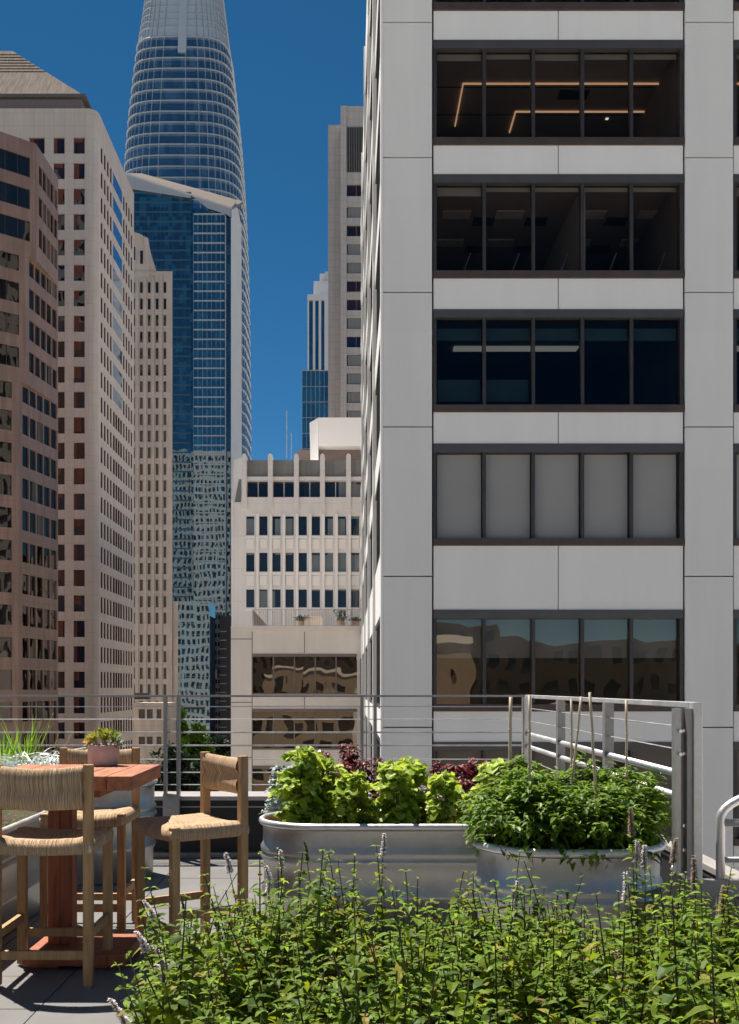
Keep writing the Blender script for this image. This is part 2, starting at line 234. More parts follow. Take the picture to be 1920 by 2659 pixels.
# ------------------------------------------------------------------ mesh helpers
BASE = {}
class MB:
    def __init__(s): s.v = []; s.f = []; s.m = []; s.mats = []
    def mi(s, m):
        if m not in s.mats: s.mats.append(m)
        return s.mats.index(m)
    def poly(s, pts, m):
        b = len(s.v); s.v += [tuple(p) for p in pts]; s.f.append(tuple(range(b, b+len(pts)))); s.m.append(s.mi(m))
    def box(s, x0, x1, y0, y1, z0, z1, m):
        b = len(s.v); k = s.mi(m)
        s.v += [(x0, y0, z0), (x1, y0, z0), (x1, y1, z0), (x0, y1, z0), (x0, y0, z1), (x1, y0, z1), (x1, y1, z1), (x0, y1, z1)]
        for f in ((0, 3, 2, 1), (4, 5, 6, 7), (0, 1, 5, 4), (1, 2, 6, 5), (2, 3, 7, 6), (3, 0, 4, 7)): s.f.append(tuple(b+i for i in f)); s.m.append(k)
    def hull(s, lo, hi, m):
        """prism between two polygons with the same number of points"""
        b = len(s.v); n = len(lo); k = s.mi(m)
        s.v += [tuple(p) for p in lo]+[tuple(p) for p in hi]
        s.f.append(tuple(b+i for i in reversed(range(n)))); s.m.append(k)
        s.f.append(tuple(b+n+i for i in range(n))); s.m.append(k)
        for i in range(n):
            j = (i+1) % n; s.f.append((b+i, b+j, b+n+j, b+n+i)); s.m.append(k)
    def prism(s, plan, z0, z1, m): s.hull([(x, y, z0) for x, y in plan], [(x, y, z1) for x, y in plan], m)
    def obox(s, c, ax, ay, az, m):
        c = Vector(c); P = []
        for sx, sy, sz in ((-1, -1, -1), (1, -1, -1), (1, 1, -1), (-1, 1, -1), (-1, -1, 1), (1, -1, 1), (1, 1, 1), (-1, 1, 1)): P.append(c+ax*sx+ay*sy+az*sz)
        s.hull(P[:4], P[4:], m)
    def bar(s, a, b, wd, ht, m):
        a = Vector(a); b = Vector(b); d = (b-a); Ln = d.length; d.normalize()
        up = Vector((0, 0, 1)) if abs(d.z) < .95 else Vector((0, 1, 0))
        sd = d.cross(up).normalized(); u = sd.cross(d)
        s.obox((a+b)/2, sd*wd/2, d*Ln/2, u*ht/2, m)
    def tube(s, pts, r, m, n=6, cap=True):
        pts = [Vector(p) for p in pts]; k = s.mi(m); rings = []
        rr = r if isinstance(r, (list, tuple)) else [r]*len(pts)
        t0 = (pts[1]-pts[0]).normalized(); ref = Vector((0, 0, 1)) if abs(t0.z) < .9 else Vector((1, 0, 0))
        a = t0.cross(ref).normalized()
        for i, p in enumerate(pts):
            t = (pts[min(i+1, len(pts)-1)]-pts[max(i-1, 0)]).normalized()
            a = (a-t*a.dot(t)).normalized(); b = t.cross(a); base = len(s.v)
            for j in range(n):
                th = 2*math.pi*j/n; s.v.append(tuple(p+(a*math.cos(th)+b*math.sin(th))*rr[i]))
            rings.append(base)
        for i in range(len(pts)-1):
            for j in range(n):
                q = (j+1) % n; s.f.append((rings[i]+j, rings[i]+q, rings[i+1]+q, rings[i+1]+j)); s.m.append(k)
        if cap:
            s.f.append(tuple(rings[0]+j for j in reversed(range(n)))); s.m.append(k); s.f.append(tuple(rings[-1]+j for j in range(n))); s.m.append(k)
    def grid(s, rows, m, closed=False):
        k = s.mi(m); b = len(s.v); nc = len(rows[0])
        for r in rows: s.v += [tuple(p) for p in r]
        for i in range(len(rows)-1):
            for j in range(nc if closed else nc-1):
                q = (j+1) % nc; s.f.append((b+i*nc+j, b+i*nc+q, b+(i+1)*nc+q, b+(i+1)*nc+j)); s.m.append(k)
    def leaf(s, p, d, up, Ln, W, m, fold=.22, droop=.3, ruf=0):
        d = d.normalized(); sd = d.cross(up)
        if sd.length < 1e-4: sd = d.cross(Vector((.3, .5, .8)))
        sd.normalize(); u = sd.cross(d); k = s.mi(m)
        T = ((0, .06), (.25, .85), (.55, .9), (.82, .5), (1, 0)) if not ruf else ((0, .15), (.22, .6), (.48, 1), (.72, 1.1), (.92, .8), (1, .1))
        b = len(s.v)
        for t, wd in T:
            c = p+d*Ln*t-u*droop*Ln*t*t; e = sd*W*.5*wd; f = u*fold*W*wd
            r1 = u*random.uniform(-ruf, ruf)*W*wd if ruf else u*0; r2 = u*random.uniform(-ruf, ruf)*W*wd if ruf else u*0
            s.v += [tuple(c-e+f+r1), tuple(c), tuple(c+e+f+r2)]
        for i in range(len(T)-1):
            for j in (0, 1): s.f.append((b+i*3+j, b+i*3+j+1, b+i*3+j+4, b+i*3+j+3)); s.m.append(k)
    def build(s, name, parent=None, smooth=False, bevel=0, local=False):
        off = Vector((0, 0, 0)) if (parent is None or local) else BASE[parent.name]
        me = bpy.data.meshes.new(name)
        me.from_pydata([(x-off.x, y-off.y, z-off.z) for x, y, z in s.v], [], s.f)
        for m in s.mats: me.materials.append(M[m])
        me.polygons.foreach_set("material_index", s.m)
        if bevel:
            bm = bmesh.new(); bm.from_mesh(me); bmesh.ops.bevel(bm, geom=list(bm.edges), offset=bevel, segments=2, affect='EDGES', profile=.6); bm.to_mesh(me); bm.free()
        me.polygons.foreach_set("use_smooth", [smooth]*len(me.polygons)); me.update()
        o = bpy.data.objects.new(name, me); col.objects.link(o)
        if parent: o.parent = parent
        BASE[o.name] = off; return o
def thing(name, label, cat, loc=(0, 0, 0), group=None, rz=0):
    o = bpy.data.objects.new(name, None); col.objects.link(o); o.location = loc; o.rotation_euler = (0, 0, rz); o.empty_display_size = .1
    o["label"] = label; o["category"] = cat
    if group: o["group"] = group
    BASE[o.name] = Vector(loc); return o
def tag(o, label, cat, group=None):
    o["label"] = label; o["category"] = cat
    if group: o["group"] = group
    return o
def struct(o, kind="structure"): o["kind"] = kind; return o
def X(px, d): return (px-CX)*d/F
def Z(py, d): return H-(py-HY)*d/F
def P(px, py, d): return Vector((X(px, d), d, Z(py, d)))
def one(name, parent, fn, smooth=False, bevel=0):
    mb = MB(); fn(mb); return mb.build(name, parent, smooth, bevel)
def pbox(name, parent, x0, x1, y0, y1, z0, z1, m, bevel=0): return one(name, parent, lambda b: b.box(x0, x1, y0, y1, z0, z1, m), bevel=bevel)

class Wins:
    """collects the windows of one building: the 100 largest in view become parts, the rest one part"""
    def __init__(s, parent): s.p = parent; s.w = []
    def add(s, quad, m, red_part=None, bars=0, frame=None):
        c = sum((Vector(q) for q in quad), Vector())/4
        a = [(q[0]*F/max(q[1], .1)+CX, HY-(q[2]-H)*F/max(q[1], .1)) for q in quad]
        ar = abs(sum(a[i][0]*a[(i+1) % 4][1]-a[(i+1) % 4][0]*a[i][1] for i in range(4)))/2
        cx = sum(q[0] for q in a)/4; cy = sum(q[1] for q in a)/4
        if not (-10 < cx < 1930 and -10 < cy < 2200): ar = 0
        s.w.append((ar, quad, m, red_part, bars, frame))
    def emit(s):
        s.w.sort(key=lambda t: -t[0]); rest = MB(); n = 0
        for i, (ar, q, m, dr, bars, frame) in enumerate(s.w):
            mb = MB() if i < 100 and ar > 0 else rest
            A, B, C, D = [Vector(t) for t in q]      # bottom left, bottom right, top right, top left
            mb.poly(q, m); nrm = (B-A).cross(D-A).normalized()
            if dr:
                k0, k1 = dr; o = nrm*.02
                mb.poly([A.lerp(D, 1-k0)+o, A.lerp(B, k1).lerp(D.lerp(C, k1), 1-k0)+o, D.lerp(C, k1)+o, D+o], "red_reveal_tint")  # red quad stands in for reddish reveals and reflection in the pane
            for b in range(bars):
                t = (b+1)/(bars+1); o = nrm*.04; e = (B-A).normalized()*.05
                mb.poly([A.lerp(B, t)-e+o, A.lerp(B, t)+e+o, D.lerp(C, t)+e+o, D.lerp(C, t)-e+o], frame)
            if mb is not rest: mb.build("window", s.p)
            else: n += 1
        if n: struct(rest.build("window", s.p), "stuff")
def facade(wall, W, O, U, N, width, z0, z1, cols, rows, depth, m, gm, red_part=None, skip=None, bars=0, frame=None, rev=None):
    """wall with real recessed window openings; O = lower left corner seen from outside, U along the wall, N outward"""
    O = Vector(O); U = Vector(U); N = Vector(N)
    us = sorted({0, width, *[c for q in cols for c in q]}); zs = sorted({z0, z1, *[c for q in rows for c in q]})
    def pt(u, z, dd=0): return O+U*u-N*dd+Vector((0, 0, z-O.z))
    cs = {round(a, 5) for a, b in cols}; rs = {round(a, 5) for a, b in rows}
    for zi in range(len(zs)-1):
        a, b = zs[zi], zs[zi+1]; isr = round(a, 5) in rs
        if not isr: wall.poly([pt(0, a), pt(width, a), pt(width, b), pt(0, b)], m); continue
        for ui in range(len(us)-1):
            c, d = us[ui], us[ui+1]
            if round(c, 5) in cs and not (skip and skip(c, a)):
                wall.poly([pt(c, a), pt(d, a), pt(d, a, depth), pt(c, a, depth)], m); wall.poly([pt(c, b, depth), pt(d, b, depth), pt(d, b), pt(c, b)], m)
                wall.poly([pt(c, a), pt(c, a, depth), pt(c, b, depth), pt(c, b)], rev or m); wall.poly([pt(d, a, depth), pt(d, a), pt(d, b), pt(d, b, depth)], rev or m)
                W.add([pt(c, a, depth), pt(d, a, depth), pt(d, b, depth), pt(c, b, depth)], gm, red_part() if red_part else None, bars, frame)
            else: wall.poly([pt(c, a), pt(d, a), pt(d, b), pt(c, b)], m)
# ------------------------------------------------------------------ ground and streets
GZ = -34.0
struct(one("ground", None, lambda b: b.poly([(-3000, -1500, GZ), (3000, -1500, GZ), (3000, 5000, GZ), (-3000, 5000, GZ)], "pavement")))
struct(one("road", None, lambda b: (b.poly([(-33, -300, GZ+.01), (-14, -300, GZ+.01), (-14, 345, GZ+.01), (-33, 345, GZ+.01)], "asphalt"), b.poly([(-200, 345, GZ+.01), (100, 345, GZ+.01), (100, 388, GZ+.01), (-200, 388, GZ+.01)], "asphalt"), b.poly([(-100, 255, GZ+.01), (-33, 255, GZ+.01), (-33, 285, GZ+.01), (-100, 285, GZ+.01)], "asphalt"))))
def lanes(b):
    for k in range(24): b.poly([(-90+k*5, 366, GZ+.02), (-87+k*5, 366, GZ+.02), (-87+k*5, 366.3, GZ+.02), (-90+k*5, 366.3, GZ+.02)], "road_paint")
    for k in range(14): b.poly([(-60+k*1.8, 340, GZ+.02), (-59+k*1.8, 340, GZ+.02), (-59+k*1.8, 344, GZ+.02), (-60+k*1.8, 344, GZ+.02)], "road_paint")
struct(one("road_marking", None, lanes))

# ------------------------------------------------------------------ white office building on the right
D0 = 29.0; S0 = D0/F
def zx(py): return H+(HY-py)*S0
def xx(px): return (px-CX)*S0
wb = thing("office_building", "large pale grey concrete office building with wide dark window bands, filling the right half", "office building", (9, 40, GZ))
rowpx = [(-1295.5, -1023), (-946, -673.5), (-596.5, -324), (-247, 25), (103, 375), (452, 721), (803, 1069), (1152, 1416), (1584, 1847), (1928, 2196), (2272, 2540), (2616, 2884)]
rows = [(zx(b), zx(a)) for a, b in rowpx]      # bottom, top of each window band, topmost first
TOP = 37.0
bays = [(xx(1124), xx(1778)), (xx(1905), xx(2559))]
pil = [(xx(995), xx(1122)), (xx(1779.5), xx(1903.5)), (xx(2560.5), 19.6)]
def core(b):
    b.box(1.05, 1.6, 29.36, 80, GZ, TOP, "side_fin"); b.box(1.6, 19.6, 38, 80, GZ, TOP, "room_wall")
    b.box(19.4, 19.6, 29.36, 38, GZ, TOP, "white_pillar"); prev = TOP
    for zb, zt in rows: b.box(1.6, 19.4, 29.36, 38, zt, prev, "ceiling_tile"); prev = zb
    b.box(1.6, 19.4, 29.36, 38, GZ, prev, "room_floor")
    for x0, x1 in pil: b.box(x0+.05, x1-.05, 29.1, 29.36, GZ, TOP, "joint_grey")
one("core", wb, core)
rw_ = MB(); WR = Wins(wb)
facade(rw_, WR, (3, 117.5, GZ), (0, -1, 0), (-1, 0, 0), 37.4, GZ, 75, [(1.5+3.6*i, 4+3.6*i) for i in range(10)], [(GZ+3+3.75*i, GZ+5.2+3.75*i) for i in range(28)], .3, "grey_stone", "side_glass")
rw_.box(3.4, 19.6, 80.1, 117.5, GZ, 74.9, "grey_stone"); rw_.build("unseen_wing", wb); WR.emit()  # unseen wing added so the brown tower's windows mirror a wall
one("floor_finish", wb, lambda b: [b.poly([(1.6, 29.4, zb+.004), (19.4, 29.4, zb+.004), (19.4, 38, zb+.004), (1.6, 38, zb+.004)], "room_floor") for zb, zt in rows])
one("room_partition", wb, lambda b: b.box(xx(1778)-.1, xx(1905)+.1, 29.5, 37.9, rows[-1][0], rows[0][1], "room_wall"))
pj = sorted([zx(y) for y in (-1339, -990, -640, -290, 59, 410, 760, 1109, 1497, 1889, 2233, 2577)])
for x0, x1 in pil:
    def pf(b, x0=x0, x1=x1):
        zz = [GZ]+pj+[TOP]
        for i in range(len(zz)-1): b.box(x0, x1, 28.97, 29.1, zz[i]+.018, zz[i+1]-.018, "white_pillar")
    one("pillar", wb, pf)
for x0, x1 in bays:
    prev = TOP
    for zb, zt in rows+[(GZ, GZ)]:
        xm = (x0+x1)/2
        one("spandrel", wb, lambda b: (b.box(x0+.03, xm-.012, 29.03, 29.35, zt+.01, prev-.01, "white_spandrel"), b.box(xm+.012, x1-.03, 29.03, 29.35, zt+.01, prev-.01, "white_spandrel"), b.box(x0+.03, x1-.03, 29.1, 29.34, zt+.012, prev-.012, "joint_grey")))
        prev = zb
    for ri, (zb, zt) in enumerate(rows):
        wd = thing("window", "", "", (x0, 29.2, zb)); wd.parent = wb; wd.location = Vector((x0, 29.2, zb))-BASE[wb.name]; del wd["label"], wd["category"]
        n = 5; pw = (x1-x0-.16)/n
        def fr(b):
            b.box(x0+.02, x1-.02, 29.0, 29.3, zt-.23, zt+.006, "head_frame"); b.box(x0+.02, x1-.02, 28.96, 29.3, zb-.006, zb+.19, "bronze_sill")
            b.box(x0+.02, x0+.11, 29.03, 29.3, zb+.19, zt-.23, "bronze_frame"); b.box(x1-.11, x1-.02, 29.03, 29.3, zb+.19, zt-.23, "bronze_frame")
            for k in range(1, n): xc = x0+.08+k*pw; b.box(xc-.045, xc+.045, 29.06, 29.3, zb+.19, zt-.23, "bronze_frame")
        one("frame", wd, fr)
        gm = "office_glass_blue" if ri == 6 else ("office_glass_mirror" if ri == 8 else "office_glass_light" if ri == 7 else "office_glass")
        for k in range(n):
            a = x0+.08+k*pw
            one("pane", wd, lambda b: b.poly([(a+.05, 29.2, zb+.19), (a+pw-.05, 29.2, zb+.19), (a+pw-.05, 29.2, zt-.23), (a+.05, 29.2, zt-.23)], gm))
            dz = {4: .13+.05*random.random(), 5: .12+.12*(k == 0), 7: 9, 6: .34, 9: (9, 9, 1.1, .3, 9)[k], 10: 1.2}.get(ri, 0)
            if dz: pbox("roller_blind", wd, a+.07, a+pw-.07, 29.26, 29.275, max(zb+.2, zt-.25-dz-(.2 if ri == 6 else 0)), zt-.25-(.2 if ri == 6 else 0), "blind_teal" if ri == 6 else "blind_grey")
        if x0 < 5 and ri == 6:
            for k in (0, 1): a = x0+.08+k*pw; pbox("desk_screen", wd, a+.09, a+pw-.09, 29.34, 29.36, zx(1034), zx(977), "blind_teal")
        if x0 < 5 and ri == 8:
            for k in range(5): a = x0+.08+k*pw; pbox("roller_blind", wd, a+.07, a+pw-.07, 29.32, 29.335, zx(1708), zt-.25, "blind_grey")
# ceiling lights behind the glass
def strip(pts, z, wd_, m, nm):
    def f(b):
        for p, q in zip(pts, pts[1:]): b.bar((p[0], p[1], z), (q[0], q[1], z), wd_, .04, m)
    one(nm, wb, f)
z1 = rows[4][1]
strip([(3.43, 33.4), (3.43, 31.06), (9.3, 31.06)], z1-.03, .035, "led_warm", "light_strip"); strip([(5.24, 33.8), (5.24, 32.57), (9.3, 32.57)], z1-.03, .035, "led_warm", "light_strip")
strip([(11, 31.06), (17.5, 31.06)], z1-.03, .035, "led_warm", "light_strip")
pbox("ceiling_vent", wb, 6.4, 7.3, 31.4, 31.9, z1-.03, z1-.004, "duct_dark"); pbox("exit_sign", wb, 5.32, 5.62, 30.9, 30.95, zx(345)+.0, zx(345)+.22, "exit_green")
for px in (1577, 1676): pbox("downlight", wb, X(px, 33)-.04, X(px, 33)+.04, 32.96, 33.04, z1-.03, z1-.004, "lamp_spot")
for k in range(6): pbox("ceiling_beam", wb, 2.3, 9.4, 29.75+.0+k*1.5, 29.79+k*1.5, z1-.02, z1-.004, "duct_dark")
z2 = rows[5][1]
for i, px in enumerate((1190, 1330, 1545, 1705)):
    for j, d in enumerate((31.2, 33.2)): pbox("ceiling_light", wb, X(px, 31)-.42, X(px, 31)+.42, d, d+.5, z2-.03, z2-.004, "ceiling_panel"); pbox("ceiling_vent", wb, X(px, 31)+.55, X(px, 31)+1.2, d+.45, d+1.0, z2-.03, z2-.004, "duct_dark")
pbox("partition", wb, xx(1500)+.25, xx(1500)+.36, 29.6, 36, rows[5][0]+.01, z2-.01, "blind_grey")
for k in range(5): a = bays[0][0]+.1+k*1.39; one("desk", wb, lambda b: (b.box(a, a+1.25, 29.9, 29.95, zx(705), zx(672), "duct_dark"), b.bar((a+.7, 29.7, zx(712)), (a+1.05, 29.75, zx(628)), .03, .03, "frame_grey")))
z3 = rows[6][1]; pbox("linear_lamp", wb, 3.27, 7.12, 32.1, 32.5, z3-.05, z3-.01, "lamp_soft"); pbox("linear_lamp", wb, 11.2, 15, 32.1, 32.5, z3-.05, z3-.01, "lamp_soft")
# long side facing the street gap: fins, spandrels and glass
fy = [37.0, 46.6, 57.8, 69.3]
for y in fy: pbox("fin", wb, .865, 1.05, y, y+.4, GZ, TOP, "side_fin")
pbox("fin", wb, .90, .962, 28.955, 29.36, GZ, TOP, "side_fin"); pbox("fin", wb, .964, 1.05, 29.11, 29.36, GZ, TOP, "side_fin")
sg = MB(); ys = [29.36]+[v for y in fy for v in (y, y+.4)]+[80]
for i in range(0, len(ys), 2):
    ya, yb = ys[i], ys[i+1]; prev = TOP
    for zb, zt in rows+[(GZ, GZ)]:
        pbox("spandrel", wb, .955, 1.05, ya, yb, zt, prev, "side_fin")
        if zb > GZ:
            def sw(b):
                b.poly([(1.0, yb, zb), (1.0, ya, zb), (1.0, ya, zt), (1.0, yb, zt)], "side_glass")
                nb = 5
                for k in range(1, nb): y = ya+(yb-ya)*k/nb; b.box(.975, 1.0, y-.05, y+.05, zb, zt, "bronze_frame")
                b.box(.965, 1.0, ya, yb, zt-.15, zt-.001, "bronze_frame"); b.box(.96, 1.0, ya, yb, zb+.001, zb+.12, "bronze_sill")
            one("window", wb, sw)
        prev = zb

# ------------------------------------------------------------------ terraced white building behind it
DM = 118.0; DP = 80.0
tb = thing("terraced_building", "bright white stepped office building with rounded roof fins, a terrace and brown glass below", "office building", (-4, 100, GZ))
def mq(px, py): return (X(px, DM), Z(py, DM))
xl, ztop = X(601, DM), Z(1305, DM)
wl = MB(); W = Wins(tb)
cols = [(X(639.4+34.1*i, DM)-xl, X(660.8+34.1*i, DM)-xl) for i in range(10)]
rws = [(Z(b, DM), Z(a, DM)) for a, b in ((1340, 1389.5), (1435, 1484), (1530.5, 1577))]
facade(wl, W, (xl, DM, GZ), (1, 0, 0), (0, -1, 0), 17.5, Z(1640, DM), ztop, cols, rws, .35, "mid_white", "mid_glass")
wl.box(xl, xl+17.5, DM+.6, DM+40, GZ, ztop-.02, "mid_white"); facade(wl, W, (xl, DM+108, GZ), (0, -1, 0), (-1, 0, 0), 108, GZ, ztop, [(2+4.2*i, 4.4+4.2*i) for i in range(25)], [(GZ+4+3.9*i, GZ+6.2+3.9*i) for i in range(13)], .3, "mid_white", "mid_glass"); wl.box(xl+.35, xl+17, DM+40, DM+108, GZ, ztop-.03, "mid_white")  # hidden side and rear depth added to be mirrored in the brown tower
wl.poly([(xl, DM, ztop), (xl+17.5, DM, ztop), (xl+17.5, DM+40, ztop), (xl, DM+40, ztop)], "mid_white")
wl.build("wall", tb)
for i in range(9): pbox("pilaster", tb, X(666.5+34.1*i, DM), X(673+34.1*i, DM), DM-.34, DM-.002, Z(1625, DM), Z(1335, DM), "mid_relief_light")
for a, b in ((1401, 1424), (1496, 1520)):
    for i in range(9): pbox("spandrel_panel", tb, X(640.5+34.1*i, DM), X(659.5+34.1*i, DM), DM-.12, DM-.002, Z(b, DM), Z(a, DM), "mid_relief_light")
for a in (1391, 1485.5, 1578.5): 
    for i in range(9): pbox("sill", tb, X(638.5+34.1*i, DM), X(661.7+34.1*i, DM), DM-.2, DM-.002, Z(a+7, DM), Z(a+1, DM), "mid_relief_light")
# top storey: fins with rounded heads, louvres, ribbon windows
b0 = MB(); b0.box(X(627, DM), xl+17.5, DM+1.2, DM+30, ztop, Z(1192, DM), "mid_white"); b0.build("top_storey", tb)
for i in range(5):
    xc = X(635+67.6*i, DM); hw_ = .27
    def fin(b):
        pl = [(-.35, ztop), (1.2, ztop)] ; zt = Z(1187, DM); prof = [(xc-hw_, ztop-.8), (xc+hw_, ztop-.8)]+[(xc+hw_*math.cos(t), zt+hw_*1.3*math.sin(t)) for t in [math.pi*k/8 for k in range(9)]]
        b.hull([(x, DM-.3, z) for x, z in prof], [(x, DM+1.3, z) for x, z in prof], "mid_white")
    one("fin", tb, fin)
    xa, xb = xc+hw_, X(635+67.6*(i+1), DM)-hw_
    pbox("louvre", tb, xa, xb, DM+.5, DM+1.15, Z(1236, DM), Z(1192, DM), "louvre_grey"); pbox("beam", tb, xa, xb, DM+.1, DM+1.18, Z(1247, DM), Z(1237, DM), "mid_white")
    W2 = Wins(tb); W2.add([(xa, DM+1.1, Z(1291, DM)), (xb, DM+1.1, Z(1291, DM)), (xb, DM+1.1, Z(1247, DM)), (xa, DM+1.1, Z(1247, DM))], "mid_glass", None, 1, "mid_white"); W2.emit()
pbox("ledge", tb, X(627, DM), xl+17.5, DM-.04, DM+1.15, ztop-.05, Z(1291, DM), "mid_white")
one("end_wall_with_shadow", tb, lambda b: (b.hull([(xl, DM-.1, ztop), (X(627, DM), DM-.1, ztop), (X(627, DM), DM+6, ztop), (xl, DM+6, ztop)], [(X(605, DM), DM+1.2, Z(1186, DM)), (X(627, DM), DM+1.2, Z(1183, DM)), (X(627, DM), DM+6, Z(1183, DM)), (X(605, DM), DM+6, Z(1186, DM))], "mid_white"), b.hull([(X(610, DM), DM-.16, ztop+.02), (X(626, DM), DM-.16, ztop+.02), (X(626, DM), DM-.1, ztop+.02)], [(X(625.5, DM), DM+1.12, Z(1195, DM)), (X(626, DM), DM+1.12, Z(1195, DM)), (X(626, DM), DM+1.3, Z(1195, DM))], "louvre_grey")))  # dark wedge stands in for the triangular shadow in the recess
DH = 126.0
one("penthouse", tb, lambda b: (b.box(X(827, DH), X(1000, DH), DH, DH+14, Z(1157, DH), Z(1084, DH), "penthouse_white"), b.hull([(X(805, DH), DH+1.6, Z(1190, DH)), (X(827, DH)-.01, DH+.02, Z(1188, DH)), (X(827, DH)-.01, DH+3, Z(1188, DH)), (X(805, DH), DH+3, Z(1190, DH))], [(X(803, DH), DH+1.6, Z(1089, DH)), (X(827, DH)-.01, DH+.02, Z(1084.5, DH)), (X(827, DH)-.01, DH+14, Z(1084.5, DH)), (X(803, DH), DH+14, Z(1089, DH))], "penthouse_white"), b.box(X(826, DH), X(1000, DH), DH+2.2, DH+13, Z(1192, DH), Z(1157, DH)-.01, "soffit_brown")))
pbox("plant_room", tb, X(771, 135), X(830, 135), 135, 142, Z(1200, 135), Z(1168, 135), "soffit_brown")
for px, top in ((745, 1066), (757, 1125)): one("mast", tb, lambda b: b.tube([(X(px, 135), 135, Z(1190, 135)), (X(px, 135), 135, Z(top, 135))], .06, "frame_grey", 5))
# lower wing with terrace
pz = Z(1628, DP); plx, prx = X(600, DP), .92
pw_ = MB(); WP = Wins(tb)
w0, w1 = X(655.7, DP), X(927.5, DP)
prow = [(Z(b, DP), Z(a, DP)) for a, b in ((1698, 1804), (1841, 1947), (1989, 2095), (2136, 2242))]
facade(pw_, WP, (plx, DP, GZ), (1, 0, 0), (0, -1, 0), prx-plx, GZ, pz, [(w0-plx, w1-plx)], prow, .28, "podium_stone", "podium_glass", None, None, 4, "soffit_brown", "soffit_brown")
pw_.poly([(plx, DM+1, GZ), (plx, DP, GZ), (plx, DP, pz), (plx, DM+1, pz)], "podium_stone"); pw_.poly([(plx, DP, pz), (prx, DP, pz), (prx, DM, pz), (plx, DM, pz)], "podium_stone")
pw_.build("lower_wall", tb); WP.emit(); W.emit()
one("coping", tb, lambda b: (b.box(X(658, DP), prx, DP-.18, DP+.5, pz-.32, pz+.05, "podium_stone"), b.box(plx-.02, X(655, DP), DP-.06, DP+.6, pz-.1, pz+.02, "podium_stone")))
def cj(b):
    for py in (1659.5, 1824, 1968): b.box(plx, X(655, DP), DP-.012, DP-.001, Z(py+1, DP), Z(py-1, DP), "soffit_brown")
    for a, bb in ((1640, 1696), (1805, 1840), (1948, 1988)): b.box(X(791, DP)-.03, X(791, DP)+.03, DP-.012, DP-.001, Z(bb, DP), Z(a, DP), "soffit_brown")
    b.box(X(655, DP)-.03, X(655, DP)+.03, DP-.012, DP-.001, GZ, pz-.35, "soffit_brown")
one("joint", tb, cj)
for a, b_ in prow: one("window_head", tb, lambda b: (b.box(w0, w1, DP-.05, DP+.27, b_-.22, b_+.0, "soffit_brown"), b.box(w0, w1, DP-.08, DP+.27, a, a+.12, "soffit_brown")))
def rail(b):
    z0, zt = pz+.06, Z(1582, DP); 
    b.box(w0+.05, prx, DP+.2, DP+.25, zt-.05, zt, "frame_grey"); b.box(w0+.05, prx, DP+.2, DP+.25, z0+.05, z0+.09, "frame_grey")
    n = 62
    for k in range(n): x = w0+.05+(prx-w0-.1)*k/(n-1); r = .035 if k % 8 == 0 else .011; b.box(x-r, x+r, DP+.205, DP+.245, z0, zt-.05, "frame_grey")
one("terrace_railing", tb, rail)
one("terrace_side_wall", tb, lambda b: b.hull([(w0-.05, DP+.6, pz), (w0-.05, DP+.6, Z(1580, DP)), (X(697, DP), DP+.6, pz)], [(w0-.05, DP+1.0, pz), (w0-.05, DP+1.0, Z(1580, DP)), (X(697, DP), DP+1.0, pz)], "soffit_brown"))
tag(pbox("planter_box", None, X(791, DP+1), X(836, DP+1), DP+.9, DP+2, pz+.01, Z(1601, DP+1), "cream_box", .03), "cream planter box standing behind the terrace railing of the white stepped building", "planter")
def pot(nm, px, lab, hgt):
    d = DP+1.2; t = thing(nm, lab, "potted plant", (X(px, d), d, pz))
    x = X(px, d); one("pot", t, lambda b: b.prism([(x+.3*math.cos(a), d+.3*math.sin(a)) for a in [k*math.pi/4 for k in range(8)]], pz+.01, pz+.5, "terracotta"))
    def fol(b):
        for _ in range(120):
            v = Vector((random.gauss(0, .25), random.gauss(0, .25), random.uniform(.5, hgt))); b.leaf(Vector((x, d, pz))+v, Vector((random.gauss(0, 1), random.gauss(0, 1), .6)), Vector((0, 0, 1)), .35, .18, "tree_dark_leaf")
    one("foliage", t, fol)
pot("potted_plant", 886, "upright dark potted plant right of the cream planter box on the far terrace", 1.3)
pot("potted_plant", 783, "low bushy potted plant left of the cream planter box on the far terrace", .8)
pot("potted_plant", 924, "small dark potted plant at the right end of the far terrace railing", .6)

# ------------------------------------------------------------------ towers beyond, right
DT = 220.0
st = thing("stone_tower", "tall grey stone tower with one column of dark windows, behind the penthouse", "tower", (6, DT+15, GZ))
wl = MB(); W = Wins(st); xa = X(901, DT)
srow = [(Z(y+29, DT), Z(y, DT)) for y in [536+48.1*i for i in range(16)]]+[(Z(509, DT), Z(478, DT))]
facade(wl, W, (X(885, DT), DT, GZ), (1, 0, 0), (0, -1, 0), 20, GZ, Z(275, DT), [(xa-X(885, DT), xa-X(885, DT)+12)], srow, .5, "grey_stone", "pale_glass", None, None, 5, "soffit_brown")
wl.box(X(852, DT), X(885, DT), DT+2.5, DT+30, GZ, Z(307, DT), "grey_stone"); wl.box(X(885, DT)+.02, X(885, DT)+20, DT+.7, DT+30, GZ, Z(276, DT), "grey_stone")
wl.build("wall", st); W.emit()
pbox("louvre", st, xa, xa+12, DT-.03, DT+.3, Z(447, DT), Z(330, DT), "duct_dark"); pbox("edge_pier", st, X(885, DT), X(900, DT), DT-.5, DT-.01, GZ, Z(277, DT), "grey_stone")
def lv(b):
    for k in range(24): x = xa+k*.5; b.box(x, x+.12, DT-.35, DT-.03, Z(447, DT), Z(330, DT), "louvre_grey")
one("louvre_bars", st, lv); one("antenna", st, lambda b: b.tube([(X(911, DT), DT+5, Z(278, DT)), (X(911, DT), DT+5, Z(246, DT))], .1, "frame_grey", 4))
